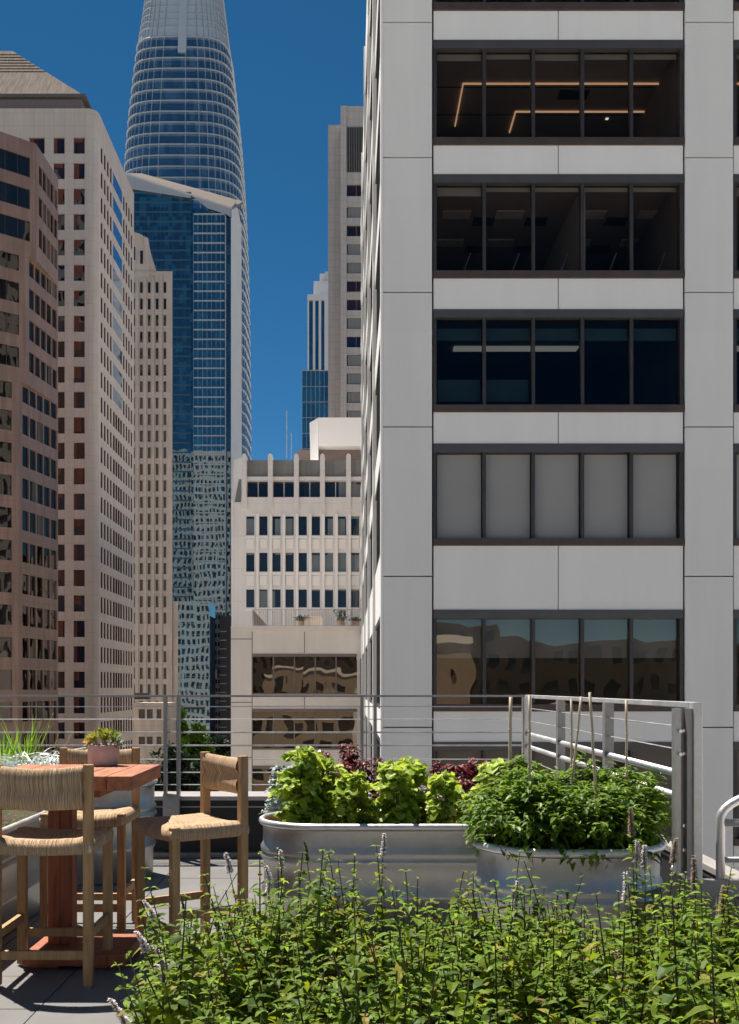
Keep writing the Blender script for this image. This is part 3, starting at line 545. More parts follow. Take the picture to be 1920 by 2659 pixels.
for i in range(15): pbox("blind", st, xa+.2, xa+11.8, DT+.42, DT+.46, srow[i][0]+.2, srow[i][1]-.1, "louvre_grey") if i in (0, 2, 3, 6, 8, 9, 10, 11, 12) else None
D2 = 320.0
pt_ = thing("stepped_tower", "slim pale stepped tower with three blue glass strips, left of the grey stone tower", "tower", (X(830, D2), D2+10, GZ))
def pst(b):
    xs = [799, 803, 813, 819, 828, 834.5, 843, 852, 870]
    for i in range(0, 8, 2): b.box(X(xs[i], D2), X(xs[i+1], D2), D2-.5, D2+20, GZ, Z(767, D2), "pale_metal")
    b.box(X(799, D2), X(870, D2), D2+.6, D2+20, GZ, Z(768, D2), "pale_metal"); b.box(X(799, D2)-.03, X(870, D2), D2-.55, D2+20, Z(780, D2), Z(766, D2), "pale_metal")
    b.box(X(814, D2), X(870, D2), D2+2, D2+20, Z(767, D2), Z(723, D2), "pale_metal"); b.box(X(830, D2), X(870, D2), D2+3, D2+20, Z(723, D2), Z(700, D2), "pale_metal"); b.box(X(843, D2), X(870, D2), D2+2.5, D2+20, Z(767, D2), Z(696, D2), "frame_white")
one("wall", pt_, pst)
for a, b_ in ((803, 813), (819, 828), (834.5, 843)): one("window_strip", pt_, lambda b: b.poly([(X(a, D2), D2+.4, GZ), (X(b_, D2), D2+.4, GZ), (X(b_, D2), D2+.4, Z(780, D2)), (X(a, D2), D2+.4, Z(780, D2))], "blue_glass"))
D3 = 260.0
sg_ = thing("glass_block", "small blue glass block just above the white penthouse roof", "office building", (X(820, D3), D3+8, GZ))
pbox("curtain_wall", sg_, X(785, D3), X(870, D3), D3, D3+18, GZ, Z(963, D3), "blue_glass"); pbox("roof", sg_, X(784, D3), X(870, D3), D3-.2, D3+18.2, Z(963, D3), Z(961, D3), "frame_grey")
def mul_(b):
    for k in range(9): x = X(785, D3)+k*1.1; b.box(x-.04, x+.04, D3-.1, D3-.01, GZ, Z(963, D3), "frame_grey")
    for k in range(14): z = Z(963, D3)-k*3.9; b.box(X(785, D3), X(870, D3), D3-.08, D3-.015, z-.06, z+.06, "frame_grey")
one("mullions", sg_, mul_)

# ------------------------------------------------------------------ rounded glass skyscraper
DS = 520.0; SC = 551/F
sk = thing("glass_skyscraper", "rounded tapering glass skyscraper ringed by white floor ledges, tallest in the view", "skyscraper", (X(478.5, 551), 555, GZ))
hwt = [(-300, 75), (-120, 98), (0, 113), (59, 121.6), (117, 128), (176, 134), (234, 140), (293, 145), (352, 149), (410, 152.5), (470, 155.5), (527, 158), (600, 160.3), (700, 163), (850, 165), (1070, 167), (2200, 168)]
def hws(py):
    for (a, b), (c, d) in zip(hwt, hwt[1:]):
        if a <= py <= c: return (b+(d-b)*(py-a)/(c-a))*SC*.972
    return 168*SC*.972
cxs, cys = X(481.5, 551), 555
def sq(hw, n=72, e=.52):
    o = []
    for k in range(n):
        t = 2*math.pi*(k+.5)/n; c, s_ = math.cos(t), math.sin(t)
        o.append((cxs+hw*math.copysign(abs(c)**e, c), cys+hw*math.copysign(abs(s_)**e, s_)))
    return o
def zs(py): return H+(HY-py)*DS/F
pys = [2000]+[1800-60*i for i in range(36)]
sb = MB()
for i in range(len(pys)-1):
    a, b = pys[i], pys[i+1]; A = [(x, y, zs(a)) for x, y in sq(hws(a))]; B = [(x, y, zs(b)) for x, y in sq(hws(b))]
    sb.grid([A, B], "crown_screen" if b < 28 else "sky_glass", True)
sb.poly([(x, y, zs(pys[-1])) for x, y in sq(hws(pys[-1]))], "crown_screen"); sb.build("curtain_wall", sk)
k = 0; py = -250.0
while py < 1500:
    h_ = hws(py); z = zs(py); big = .6 if py > 40 else .35
    def rg(b):
        A, B = sq(h_+.05), sq(h_+big); hgt = .28 if py > 40 else .25
        b.grid([[(x, y, z) for x, y in A], [(x, y, z) for x, y in B], [(x, y, z+hgt) for x, y in B], [(x, y, z+hgt) for x, y in A]], "sunshade_metal", True)
        # slim second rail at mid height
        if py > 40:
            A2 = sq(hws(py+8)+.07); B2 = sq(hws(py)+.07); b.grid([[(x, y, z-1.5) for x, y in A2], [(x, y, z-.01) for x, y in B2]], "sky_spandrel", True)
    one("floor_ledge", sk, rg, True); py += 30.0 if py > 10 else 20
ml = MB()
for q in range(0, 144, 3):
    pts = []
    for py in range(2000, -400, -60):
        hw = hws(py)+.1; t = 2*math.pi*(q+.5)/144; c, s_ = math.cos(t), math.sin(t); e = .52
        pts.append((cxs+hw*math.copysign(abs(c)**e, c), cys+hw*math.copysign(abs(s_)**e, s_), zs(py)))
    ml.tube(pts, .22, "sunshade_metal", 4, False)
struct(ml.build("mullion", sk), "stuff")
def slot(b):
    py0 = 104; b.hull([(X(454, DS), cys-hws(py0)-.9, zs(py0)), (X(476, DS), cys-hws(py0)-.9, zs(py0)), (X(476, DS), cys-hws(py0)+2, zs(py0)), (X(454, DS), cys-hws(py0)+2, zs(py0))],
      [(X(455, DS), cys-hws(-200)-.9, zs(-200)), (X(475, DS), cys-hws(-200)-.9, zs(-200)), (X(475, DS), cys-hws(-200)+2, zs(-200)), (X(455, DS), cys-hws(-200)+2, zs(-200))], "crown_screen")
one("crown_slot", sk, slot)

# ------------------------------------------------------------------ blue glass tower with slanted white crown
DB = 430.0
bt = thing("blue_glass_tower", "dark blue glass tower with a slanted white crown, in front of the rounded skyscraper", "skyscraper", (X(470, DB), DB+20, GZ))
def gl1(b):
    b.box(X(300, DB), X(497, DB), DB, DB+40, GZ, Z(545, DB), "blue_glass_deep"); b.hull([(X(300, DB), DB+.0, Z(545, DB)), (X(497, DB), DB, Z(545, DB)), (X(497, DB), DB+40, Z(545, DB)), (X(300, DB), DB+40, Z(545, DB))], [(X(300, DB), DB, Z(480, DB)), (X(497, DB), DB, Z(513, DB)), (X(497, DB), DB+40, Z(513, DB)), (X(300, DB), DB+40, Z(480, DB))], "blue_glass_deep")
one("left_glass", bt, gl1)
one("right_glass", bt, lambda b: (b.box(X(503, DB), X(585, DB), DB-.4, DB+40, GZ, Z(557, DB), "blue_glass"), b.box(X(497, DB)+.01, X(600, DB), DB+2, DB+40, GZ, Z(540, DB), "blue_glass_deep"), b.box(X(503, DB), X(580, DB), DB+.2, DB+38, Z(557, DB), Z(540, DB), "blue_glass")))
pbox("pier", bt, X(498, DB), X(502.5, DB), DB-.6, DB+1, GZ, Z(520, DB), "blue_glass_deep"); pbox("pier", bt, X(585.5, DB), X(588, DB), DB-.7, DB+1, GZ, Z(560, DB), "frame_grey")
y_ = 557.0
while y_ < 1860:
    pbox("floor_ledge", bt, X(504, DB), X(584, DB), DB-.9, DB-.41, Z(y_+1.6, DB), Z(y_-1.2, DB), "ledge_white"); y_ += 25.0
def grid_m(b):
    k = 0; z = Z(500, DB)
    while z > GZ: b.box(X(300, DB), X(497, DB), DB-.08, DB-.005, z-.35, z+.35, "floor_line"); z -= 3.98
    for k in range(19): x = X(300, DB)+k*1.7; b.box(x-.05, x+.05, DB-.1, DB-.006, GZ, Z(520, DB), "duct_dark")
    for k in range(8): x = X(503, DB)+k*1.87; b.box(x-.05, x+.05, DB-.5, DB-.405, GZ, Z(557, DB), "frame_grey")
one("mullions", bt, grid_m)
def crown(b):
    def pp(l, d): return [P(a, c, d) for a, c in l]
    w1 = [(326, 451), (496, 506.5), (496, 514), (326, 488)]; w2 = [(496, 506.5), (602, 540.5), (602, 566), (588, 556), (540, 541)]
    b.hull(pp(w1, DB-1.2), pp(w1, DB-.02), "frame_grey"); b.hull(pp(w2, DB-1.2), pp(w2, DB-.45), "frame_grey")
    e = [(326, 448), (602, 537), (602, 541.5), (326, 452.5)]; b.hull(pp(e, DB-1.6), pp(e, DB-.5), "frame_white")
    A = P(326, 449, DB-.5); B = P(602, 538, DB-.5); d2 = 34; zz = 3.1
    b.hull([A-Vector((0, 0, 1)), B-Vector((0, 0, 1)), B+Vector((1.4, d2, 17.3)), A+Vector((0, d2, 15.5))], [A, B, B+Vector((1.4, d2, 18.3)), A+Vector((0, d2, 16.7))], "frame_tan")
one("crown", bt, crown)
def sidefin(b):
    b.hull([P(600, 540, DB-1.5), P(612, 519, DB+14), P(612, 519, DB+14)+Vector((0, 25, 0))][:3], [Vector((X(600, DB-1.5), DB-1.5, GZ)), Vector((X(613, DB+14), DB+14, GZ)), Vector((X(613, DB+14), DB+39, GZ))], "frame_white")
one("side_fin", bt, sidefin)
one("crown_screen", bt, lambda b: [b.box(X(509+11*k, DB), X(511+11*k, DB), DB+1, DB+1.4, Z(555, DB), Z(543, DB), "ledge_white") for k in range(7)])
pbox("dark_side", bt, X(590, DB), X(599, DB), DB-.3, DB+1.9, GZ, Z(566, DB), "blue_glass_deep")

D4 = 385.0
gb = thing("glass_block", "low mirrored glass block standing at the foot of the blue glass tower", "office building", (X(505, D4), D4+8, GZ))
pbox("curtain_wall", gb, X(447, D4), X(545, D4), D4, D4+16, GZ+5, Z(1565, D4), "blue_glass"); pbox("roof", gb, X(447, D4)-.1, X(546, D4), D4-.2, D4+16, Z(1565, D4), Z(1562, D4), "ledge_white"); pbox("lobby", gb, X(447, D4), X(545, D4), D4+1, D4+15, GZ, GZ+5, "dark_block")
def gmul(b):
    z = Z(1565, D4)
    while z > GZ+5: b.box(X(447, D4), X(545, D4), D4-.1, D4-.01, z-.05, z+.05, "frame_grey"); z -= 3.9
    for k in range(9): x = X(447, D4)+k*1.74; b.box(x-.04, x+.04, D4-.09, D4-.012, GZ+5, Z(1565, D4), "frame_grey")
one("mullions", gb, gmul); pbox("canopy", gb, X(466, D4), X(530, D4), D4-3, D4-.02, Z(1842, D4), Z(1836, D4), "black_wall")
D5 = 400.0
kb = thing("black_building", "narrow black facade with white ledges between the glass tower and the white stepped building", "office building", (X(585, D5), D5+8, GZ))
pbox("wall", kb, X(570, D5), X(606, D5), D5, D5+18, GZ, Z(1600, D5), "black_wall")
for k in range(14): pbox("ledge", kb, X(571, D5), X(588, D5), D5-.6, D5-.01, Z(1640+22.6*k, D5)-.15, Z(1640+22.6*k, D5)+.15, "ledge_white")
D6 = 412.0
pk = thing("pink_building", "small pinkish masonry building low between the glass block and the black facade", "building", (X(556, D6), D6+6, GZ))
wl = MB(); W = Wins(pk); xk = X(543, D6)
facade(wl, W, (xk, D6, GZ), (1, 0, 0), (0, -1, 0), X(573, D6)-xk, GZ, Z(1760, D6), [(.6+1.0*i, 1.15+1.0*i) for i in range(4)], [(Z(1760, D6)-2.4-3.2*i, Z(1760, D6)-.9-3.2*i) for i in range(9)], .2, "pink_wall", "concrete_glass")
wl.box(xk, X(556, D6), D6+.3, D6+10, Z(1761, D6), Z(1738, D6), "pink_wall"); wl.build("wall", pk); W.emit()
D7 = 422.0
ob = thing("old_building", "dim grey masonry building rising behind the pinkish one", "building", (X(557, D7), D7+4, GZ))
wl = MB(); W = Wins(ob); xk = X(538, D7)
facade(wl, W, (xk, D7, GZ), (1, 0, 0), (0, -1, 0), 6, GZ, Z(1590, D7), [(.5+1.3*i, 1.3+1.3*i) for i in range(4)], [(Z(1590, D7)-3-3.6*i, Z(1590, D7)-1.2-3.6*i) for i in range(17)], .2, "old_wall", "concrete_glass")
wl.build("wall", ob); W.emit()

# ------------------------------------------------------------------ concrete tower with narrow windows
DC = 245.0
ct = thing("concrete_tower", "narrow weathered concrete tower with slit windows and a stepped roof, left of the blue glass", "tower", (X(395, DC), DC+10, GZ))
wl = MB(); W = Wins(ct); x0, x1 = X(341, DC), X(448, DC); wdt = x1-x0
z_top = Z(704, DC)
ccols = [(X(343+20.4*i, DC)-x0, X(350.5+20.4*i, DC)-x0) for i in range(5)]
crow = [(Z(y+29, DC), Z(y, DC)) for y in [731+43*i if i < 21 else 731+43*i+14 for i in range(28)]]
facade(wl, W, (x0, DC, GZ), (1, 0, 0), (0, -1, 0), wdt, GZ, z_top, ccols, crow, .45, "concrete_tower", "concrete_glass")
xb = X(446, DC+24); wl.poly([(x1, DC, GZ), (xb, DC+24, GZ), (xb, DC+24, z_top), (x1, DC, z_top)], "concrete_tower"); wl.poly([(x0, DC, z_top), (x1, DC, z_top), (xb, DC+24, z_top), (x0-4, DC+24, z_top)], "roof_dark")
prof = [(341, 705), (398, 705), (406, 704), (402, 690), (396, 672), (389, 644), (385, 618), (376, 614), (362, 606), (341, 600)]
wl.hull([P(a, b, DC+.2) for a, b in prof], [P(a, b, DC+.2)+Vector((-5, 22, 0)) for a, b in prof], "concrete_tower"); wl.build("wall", ct); W.emit()
for i in range(4): pbox("pilaster", ct, X(354+20.4*i, DC), X(360.5+20.4*i, DC), DC-.3, DC-.003, GZ+14, z_top-2+.3*i, "concrete_tower")
for (a, b) in ((344, 640), (364, 650)): pbox("window", ct, X(a, DC), X(a+7, DC), DC+.1, DC+.19, Z(b+34, DC), Z(b, DC), "concrete_glass")
one("annex", ct, lambda b: b.prism([(x1+.02, DC+.4), (X(462, DC), DC+.4), (X(461, DC+20), DC+20), (xb+.3, DC+20)], GZ, Z(1562, DC), "concrete_tower"))
D8 = 215.0
lb = thing("low_building", "low pale building with dark shop openings at the foot of the concrete tower", "building", (X(375, D8), D8+6, GZ))
wl = MB(); W = Wins(lb); xk = X(344, D8)
facade(wl, W, (xk, D8, GZ), (1, 0, 0), (0, -1, 0), X(432, D8)-xk, GZ, Z(1825, D8), [(1.3, 2.6), (3.0, 4.2), (5.0, 6.0)], [(Z(1868, D8), Z(1842, D8)), (Z(1933, D8), Z(1913, D8))], .4, "concrete_tower", "concrete_glass")
wl.box(xk, X(432, D8), D8+.6, D8+12, GZ, Z(1826, D8), "concrete_tower"); wl.build("wall", lb); W.emit()
pbox("awning", lb, X(345, D8), X(392, D8), D8-1.5, D8-.02, Z(1816, D8), Z(1800, D8), "black_wall")

# ------------------------------------------------------------------ pale stone tower with pyramid roof
DQ = 160.0
pq = thing("pale_tower", "pale stone tower with a pyramid roof and square windows on its front", "tower", (-54, 175, GZ))
wl = MB(); W = Wins(pq); xr = X(252, DQ); xlft = -72.0; zt = Z(281, DQ); ch = 1.6; ye = 187.6
prows = [(Z(y+42.5, DQ), Z(y, DQ)) for y in [356+66.1*i for i in range(30)] if Z(y+42.5, DQ) > GZ]
pc = []
for a, b in ((191, 220), (139, 168), (76, 116)): pc.append((X(a, DQ)-xlft, X(b, DQ)-xlft))
a = X(76, DQ)
for k in range(5): pc.append((a-3.1*(k+1)-xlft, a-3.1*(k+1)-xlft+1.72))
rd = lambda: (random.choice([.25, .4, .55, .7, .85, 1]), random.choice([.45, .6, .8])) if random.random() < .62 else (1, .28)
facade(wl, W, (xlft, DQ, GZ), (1, 0, 0), (0, -1, 0), xr-ch-xlft, GZ, zt, pc, prows, .35, "pale_stone", "pale_glass", rd, None, 0, None, "pale_stone")
facade(wl, W, (xr, DQ+ch, GZ), (0, 1, 0), (1, 0, 0), ye-DQ-ch, GZ, zt, [(q, q+1.0) for q in (.9, 3.0, 5.1, 7.2)]+[(q, q+1.25) for q in (9.3, 11.1, 12.9, 14.7)]+[(q, q+1.0) for q in (17.0, 19.1, 21.2, 23.3)], prows, .14, "pale_stone", "pale_glass", lambda: (1, random.choice([.3, .5, .6])), lambda c, z: 9 < c < 16 and z > Z(1000, DQ), 0, None, "red_reveal_tint")
ar = [(xr-ch+ch*math.sin(t), DQ+ch-ch*math.cos(t)) for t in [math.pi/2*k/6 for k in range(7)]]
wl.grid([[(x, y, GZ) for x, y in ar], [(x, y, zt) for x, y in ar]], "pale_stone")
wl.poly([(x, y, zt) for x, y in ar]+[(xr, ye, zt), (xlft, ye, zt), (xlft, DQ, zt)], "roof_dark"); wl.poly([(xlft, ye, GZ), (xlft, DQ, GZ), (xlft, DQ, zt), (xlft, ye, zt)], "pale_stone"); wl.poly([(xr, ye, GZ), (xlft, ye, GZ), (xlft, ye, zt), (xr, ye, zt)], "pale_stone")
wl.build("wall", pq); W.emit()
for zb, zt_ in prows:
    if zb > Z(1000, DQ): pbox("ribbon_window", pq, xr-.1, xr+.03, DQ+ch+9.3, DQ+ch+16, zb+.3, zt_, "ribbon_glass")
px0, px1, pym = -66.0, X(215, 163), 173.8
zb_, za_ = Z(255, 164), Z(143, 174)
def pyr(b):
    A = [(px0, 163, zb_), (px1, 163, zb_), (px1, 184.6, zb_), (px0, 184.6, zb_)]; zc = Z(196, 168); t = .52
    f = (za_-zb_); tc = (zc-zb_)/f
    cxm, cym = X(20, 174), 173.8
    top = [(cxm-1.5, cym-1, za_), (cxm+1.2, cym-1, za_), (cxm+1.2, cym+1, za_), (cxm-1.5, cym+1, za_)]
    md = [tuple(Vector(p).lerp(Vector(q), tc)) for p, q in zip(A, top)]
    b.hull(A, md, "roof_copper")
    n = 7
    for k in range(n):
        a0 = [Vector(p).lerp(Vector(q), k/n*.86) for p, q in zip(md, top)]; a1 = [Vector(p).lerp(Vector(q), (k+.55)/n*.86) for p, q in zip(md, top)]; a2 = [Vector(p).lerp(Vector(q), (k+1)/n*.86) for p, q in zip(md, top)]
        c = Vector((cxm, cym, 0))
        b.hull(a0, a1, "roof_copper"); b.hull([p+(c-Vector((p.x, p.y, 0))).normalized()*.35 for p in a1], [p+(c-Vector((p.x, p.y, 0))).normalized()*.35 for p in a2], "roof_dark")
    b.hull([Vector(p).lerp(Vector(q), .86) for p, q in zip(md, top)], top, "roof_copper")
one("pyramid_roof", pq, pyr)
pbox("roof_band", pq, px0+.4, px1-.3, 163.4, 184.2, zt, zb_, "roof_louvre"); pbox("roof_eave", pq, px0-.3, px1+.5, 162.7, 184.9, zb_-.5, zb_+.02, "roof_dark")

# ------------------------------------------------------------------ brown granite tower at the left edge
bn = thing("brown_tower", "brown granite tower with wavy mirrored windows, at the left edge of the photo", "tower", (-50, 130, GZ))
wl = MB(); W = Wins(bn)
ztb = 66.6; A0 = Vector((-40.9-9*3.4/3.4, 122-9*.82, 0)); 
fdir = Vector((3.4, 2.8, 0)).normalized()
def fp(px):                                          # point of the left face seen at this photo column
    k = (px-CX)/F; o = Vector((-40.9, 122, 0)); t = (o.x-k*o.y)/(k*fdir.y-fdir.x); return o+fdir*t
C = Vector((-37.2, 133.2, 0)); st3 = 3.83
tiers = [(fp(94), Z(672, 124.8), ztb, 108), (fp(66), Z(996, 124), Z(672, 124.8), 80), (fp(47), GZ, Z(996, 124), 62)]
L0 = fp(-160)
for B, za, zb, gap in tiers:
    zr = []; k = 0
    while True:
        t_ = ztb-1.9-k*st3; b_ = t_-2.4; k += 1
        if t_ < za+.6: break
        b_ = max(b_, za+.12); t_ = min(t_, zb-.12)
        if t_-b_ > .5: zr.append((b_, t_))
    U = (B-L0).normalized(); Wd = (B-L0).length; N_ = Vector((U.y, -U.x, 0))
    cs = []; u = Wd-.75
    cs = [(Wd-6.75, Wd-.75)]
    facade(wl, W, (L0.x, L0.y, za), U, N_, Wd, za, zb, cs, zr, .18, "brown_granite", "brown_glass", None, None, 3, "bronze_frame")
    U2 = (C-B).normalized(); W2_ = (C-B).length; N2 = Vector((U2.y, -U2.x, 0)); n_ = 5; g0 = .9
    cs2 = [(g0+(W2_-g0-.25)*i/n_+.12, g0+(W2_-g0-.25)*(i+1)/n_-.12) for i in range(n_)]
    facade(wl, W, (B.x, B.y, za), U2, N2, W2_, za, zb, cs2, zr, .18, "brown_granite", "brown_side_glass")
    wl.poly([(L0.x, L0.y, zb), (B.x, B.y, zb), (C.x, C.y, zb), (-70, 138, zb)], "roof_dark"); wl.poly([(L0.x, L0.y, za), (-70, 138, za), (C.x, C.y, za), (B.x, B.y, za)], "brown_granite")
    wl.poly([(C.x, C.y, za), (-70, 138, za), (-70, 138, zb), (C.x, C.y, zb)], "brown_granite"); wl.poly([(-70, 138, za), (L0.x, L0.y, za), (L0.x, L0.y, zb), (-70, 138, zb)], "brown_granite")
    ledge = [(L0.x, L0.y), (B.x, B.y), (C.x, C.y)]
wl.build("wall", bn); W.emit()

# ------------------------------------------------------------------ buildings behind the camera, seen mirrored in the glass
gr = thing("gridded_block", "white gridded office block that shows mirrored in the lower half of the blue glass tower", "office building", (-138, -160, GZ))
wl = MB(); W = Wins(gr); zt = 231.0
facade(wl, W, (-84, -150, GZ), (-1, 0, 0), (0, 1, 0), 105, GZ, zt, [(1+4.3*i, 3.4+4.3*i) for i in range(24)], [(GZ+4+7.6*i, GZ+8.7+7.6*i) for i in range(34)], .6, "grid_white", "rear_glass")
wl.box(-189, -84, -180, -150.7, GZ, zt-.1, "grid_white"); wl.build("wall", gr); W.emit()
tn = thing("roof_house", "tan rooftop house with dark doors, seen mirrored in the brown and grey office windows", "roof house", (-4, -20, 0))
def rh(b): b.box(-15, 8.5, -26, -14, 0, 4.3, "tan_wall"); b.box(-15.2, 8.7, -26.2, -13.8, 4.3, 4.75, "penthouse_white")
one("wall", tn, rh)
for x in (-13, -9.4, -6.8, -2.5, 1.4, 4.6): one("door", tn, lambda b: b.box(x, x+1.5, -14, -13.94, .02, 2.5, "black_wall"))
for x in (-11, -4.6, 3.2, 7): one("lamp", tn, lambda b: b.box(x, x+.18, -14, -13.8, 2.3, 2.7, "black_wall"))
for nm, x, y, z, wd, dp, lab, m in (("city_block", 40, -90, 7.5, 60, 30, "dark city block mirrored low in the grey office building windows, right part", "dark_block"), ("city_block", -5, -120, 12, 60, 30, "dark tall city block mirrored behind the tan rooftop house", "dark_block"), ("city_block", 120, -160, 10, 80, 40, "farther dark city block mirrored at the right edge of the grey office windows", "dark_block")):
    t = thing(nm, lab, "building", (x, y, GZ)); wl = MB(); W = Wins(t)
    facade(wl, W, (x+wd/2, y, GZ), (-1, 0, 0), (0, 1, 0), wd, GZ, z, [(1.2+3*i, 2.8+3*i) for i in range(int(wd/3)-1)], [(z-3-3.8*i, z-1.2-3.8*i) for i in range(5)], .3, m, "rear_glass"); wl.box(x-wd/2, x+wd/2, y-dp, y-.4, GZ, z-.02, m); wl.build("wall", t); W.emit()

# ------------------------------------------------------------------ street trees, cars, lamps far below
def tree(nm, lab, x, y, ht, cr, lm, cw=None, seed=1, n=2600):
    rnd = random.Random(seed); t = thing(nm, lab, "tree", (x, y, GZ), "trees in the street below")
    def tr(b):
        b.tube([(x, y, GZ), (x+.15, y, GZ+ht*.3), (x-.1, y+.1, GZ+ht*.55), (x, y, GZ+ht*.8)], [ht*.022, ht*.018, ht*.013, ht*.004], "bark", 7)
        for k in range(7):
            a = k*2.4; h0 = GZ+ht*(.3+.06*k); b.tube([(x, y, h0), (x+math.cos(a)*cr*.4, y+math.sin(a)*cr*.4, h0+ht*.12), (x+math.cos(a)*cr*.75, y+math.sin(a)*cr*.75, h0+ht*.2)], [ht*.01, ht*.006, ht*.002], "bark", 5)
    one("trunk", t, tr)
    def crn(b):
        cl = [(Vector((rnd.gauss(0, .42), rnd.gauss(0, .42), rnd.uniform(-.9, .95))), rnd.uniform(.2, .42)) for _ in range(26)]
        for _ in range(n):
            c, r = cl[rnd.randrange(26)]; taper = 1-.35*max(0, c.z)
            v = c*1.0; d = Vector((rnd.gauss(0, 1), rnd.gauss(0, 1), rnd.gauss(0, 1))).normalized(); q = v*taper+d*r*rnd.uniform(.5, 1)
            p = Vector((x+q.x*cr, y+q.y*cr, GZ+ht*.64+q.z*ht*.36)); b.leaf(p, d+Vector((0, 0, rnd.uniform(-.6, .3))), Vector((rnd.gauss(0, .4), rnd.gauss(0, .4), 1)), rnd.uniform(.5, .9)*ht*.055, ht*.035, lm, .15, .2)
    one("crown", t, crn)
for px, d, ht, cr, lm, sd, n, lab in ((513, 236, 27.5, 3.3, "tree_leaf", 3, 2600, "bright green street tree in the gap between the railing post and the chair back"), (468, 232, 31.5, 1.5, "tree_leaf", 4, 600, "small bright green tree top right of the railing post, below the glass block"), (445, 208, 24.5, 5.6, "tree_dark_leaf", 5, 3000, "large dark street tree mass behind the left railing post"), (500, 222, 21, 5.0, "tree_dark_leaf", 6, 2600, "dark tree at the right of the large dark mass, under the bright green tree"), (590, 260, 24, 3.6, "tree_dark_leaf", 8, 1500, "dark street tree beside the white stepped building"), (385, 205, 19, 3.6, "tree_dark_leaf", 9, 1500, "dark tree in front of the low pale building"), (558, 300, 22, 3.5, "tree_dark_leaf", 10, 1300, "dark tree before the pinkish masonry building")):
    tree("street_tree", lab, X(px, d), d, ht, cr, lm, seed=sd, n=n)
def carproto(nm, lab, x, y, cm, rz=0):
    t = thing(nm, lab, "car", (x, y, GZ+.012), "cars in the street below", rz)
    def body(b):
        pr = [(-2.2, .35), (2.2, .35), (2.25, .8), (1.3, .95), (.75, 1.45), (-1.2, 1.48), (-2.0, 1.0), (-2.25, .85)]
        b.hull([(u, -.85, v) for u, v in pr], [(u, .85, v) for u, v in pr], cm)
    def win(b):
        pr = [(1.15, .98), (.7, 1.4), (-1.1, 1.42), (-1.7, 1.02)]
        b.hull([(u, -.87, v) for u, v in pr], [(u, .87, v) for u, v in pr], "car_glass")
    bo = MB(); body(bo); bo.build("body", t, False, .05, True); wi = MB(); win(wi); wi.build("window", t, local=True)
    for a in (-1.4, 1.4):
        for s_ in (-.8, .8):
            wm = MB(); c = [(a+.33*math.cos(q), .33+.33*math.sin(q)) for q in [k*math.pi/6 for k in range(12)]]
            wm.hull([(u, s_-.1, v) for u, v in c], [(u, s_+.1, v) for u, v in c], "tyre"); wm.build("wheel", t, local=True)
for px, d, cm, lab, rz in ((478, 352, "car_white", "white car below the railing, nearest the railing post", .1), (505, 362, "car_white", "white van-like car right of the first white car", 0), (415, 350, "car_red", "red car left of the railing post, beside the galvanised tank", 0), (435, 372, "car_white", "white car between the red car and the railing post", 0), (525, 375, "car_blue", "dark blue car by the street crossing", 0), (575, 340, "car_grey", "grey car near the black facade", 1.5), (590, 370, "car_white", "white car at the foot of the black facade", 1.4), (490, 340, "car_grey", "dark grey car in front of the white cars", 0)):
    carproto("parked_car", lab, X(px, d), d, cm, rz)
for px, d, lab in ((421, 330, "slim street lamp left of the double railing post"), (577, 345, "slim street lamp before the black facade")):
    t = thing("street_lamp", lab, "street lamp", (X(px, d), d, GZ), "street lamps far below"); x = X(px, d)
    one("pole", t, lambda b: b.tube([(x, d, GZ), (x, d, GZ+9), (x-.6, d, GZ+9.6), (x-2, d, GZ+9.8)], .12, "frame_grey", 6)); pbox("lamp_head", t, x-2.6, x-1.9, d-.2, d+.2, GZ+9.72, GZ+9.95, "frame_grey")
# ------------------------------------------------------------------ roof deck
def deck(b):
    x = -16.01
    b.box(-16, 1.786, -14, 8.365, -.4, -.03, "joint")
    xs = []
    x = -1.31
    while x > -6: x -= .5
    while x < 1.75: xs.append(x); x += .5
    for x in xs:
        y = -.11
        while y < 8.2:
            y1 = min(y+.495, 8.36); b.box(x+.0035, min(x+.4965, 1.78), y+.0025, y1, -.03, random.uniform(-.0012, .0012), "paver"); y += .5
    b.box(-16, xs[0]-.003, -14, 8.36, -.03, 0, "paver"); b.box(xs[0], 1.78, -14, -.12, -.03, 0, "paver")
struct(one("deck", None, deck))
hb = thing("host_building", "tan building carrying the roof deck, mirrored in the brown windows opposite", "office building", (-7, 0, GZ))
wl = MB(); W = Wins(hb)
facade(wl, W, (1.84, 8.72, GZ), (-1, 0, 0), (0, 1, 0), 17.8, GZ, -.41, [(.8+2.8*i, 2.6+2.8*i) for i in range(6)], [(GZ+3+3.7*i, GZ+5.2+3.7*i) for i in range(8)], .25, "tan_wall", "rear_glass")
wl.box(-15.95, 1.83, -14, 8.4, GZ, -.42, "tan_wall"); wl.box(1.92, 45, -30, 8.7, GZ, -3, "bounce_roof"); wl.box(-50, 45, -85, -30.1, GZ, -1.0, "bounce_roof"); wl.box(-50, -16.1, -30, 8.7, GZ, -2.5, "bounce_roof"); wl.build("wall", hb); W.emit()  # unseen pale roofs added to bounce sunlight onto the shaded facades
pa = thing("parapet", "low black parapet with a pale metal cap edging the deck", "parapet", (0, 8.5, 0))
CZ = .483
one("wall", pa, lambda b: (b.box(-16, 1.86, 8.366, 8.71, -.4, CZ-.035, "curb_black"), b.box(1.787, 1.85, -14, 8.365, -.4, CZ-.035, "curb_black")))
one("cap", pa, lambda b: (b.box(-16, 1.88, 8.34, 8.73, CZ-.034, CZ, "curb_cap"), b.box(1.768, 1.862, -14, 8.339, CZ-.034, CZ, "curb_cap")), bevel=.004)
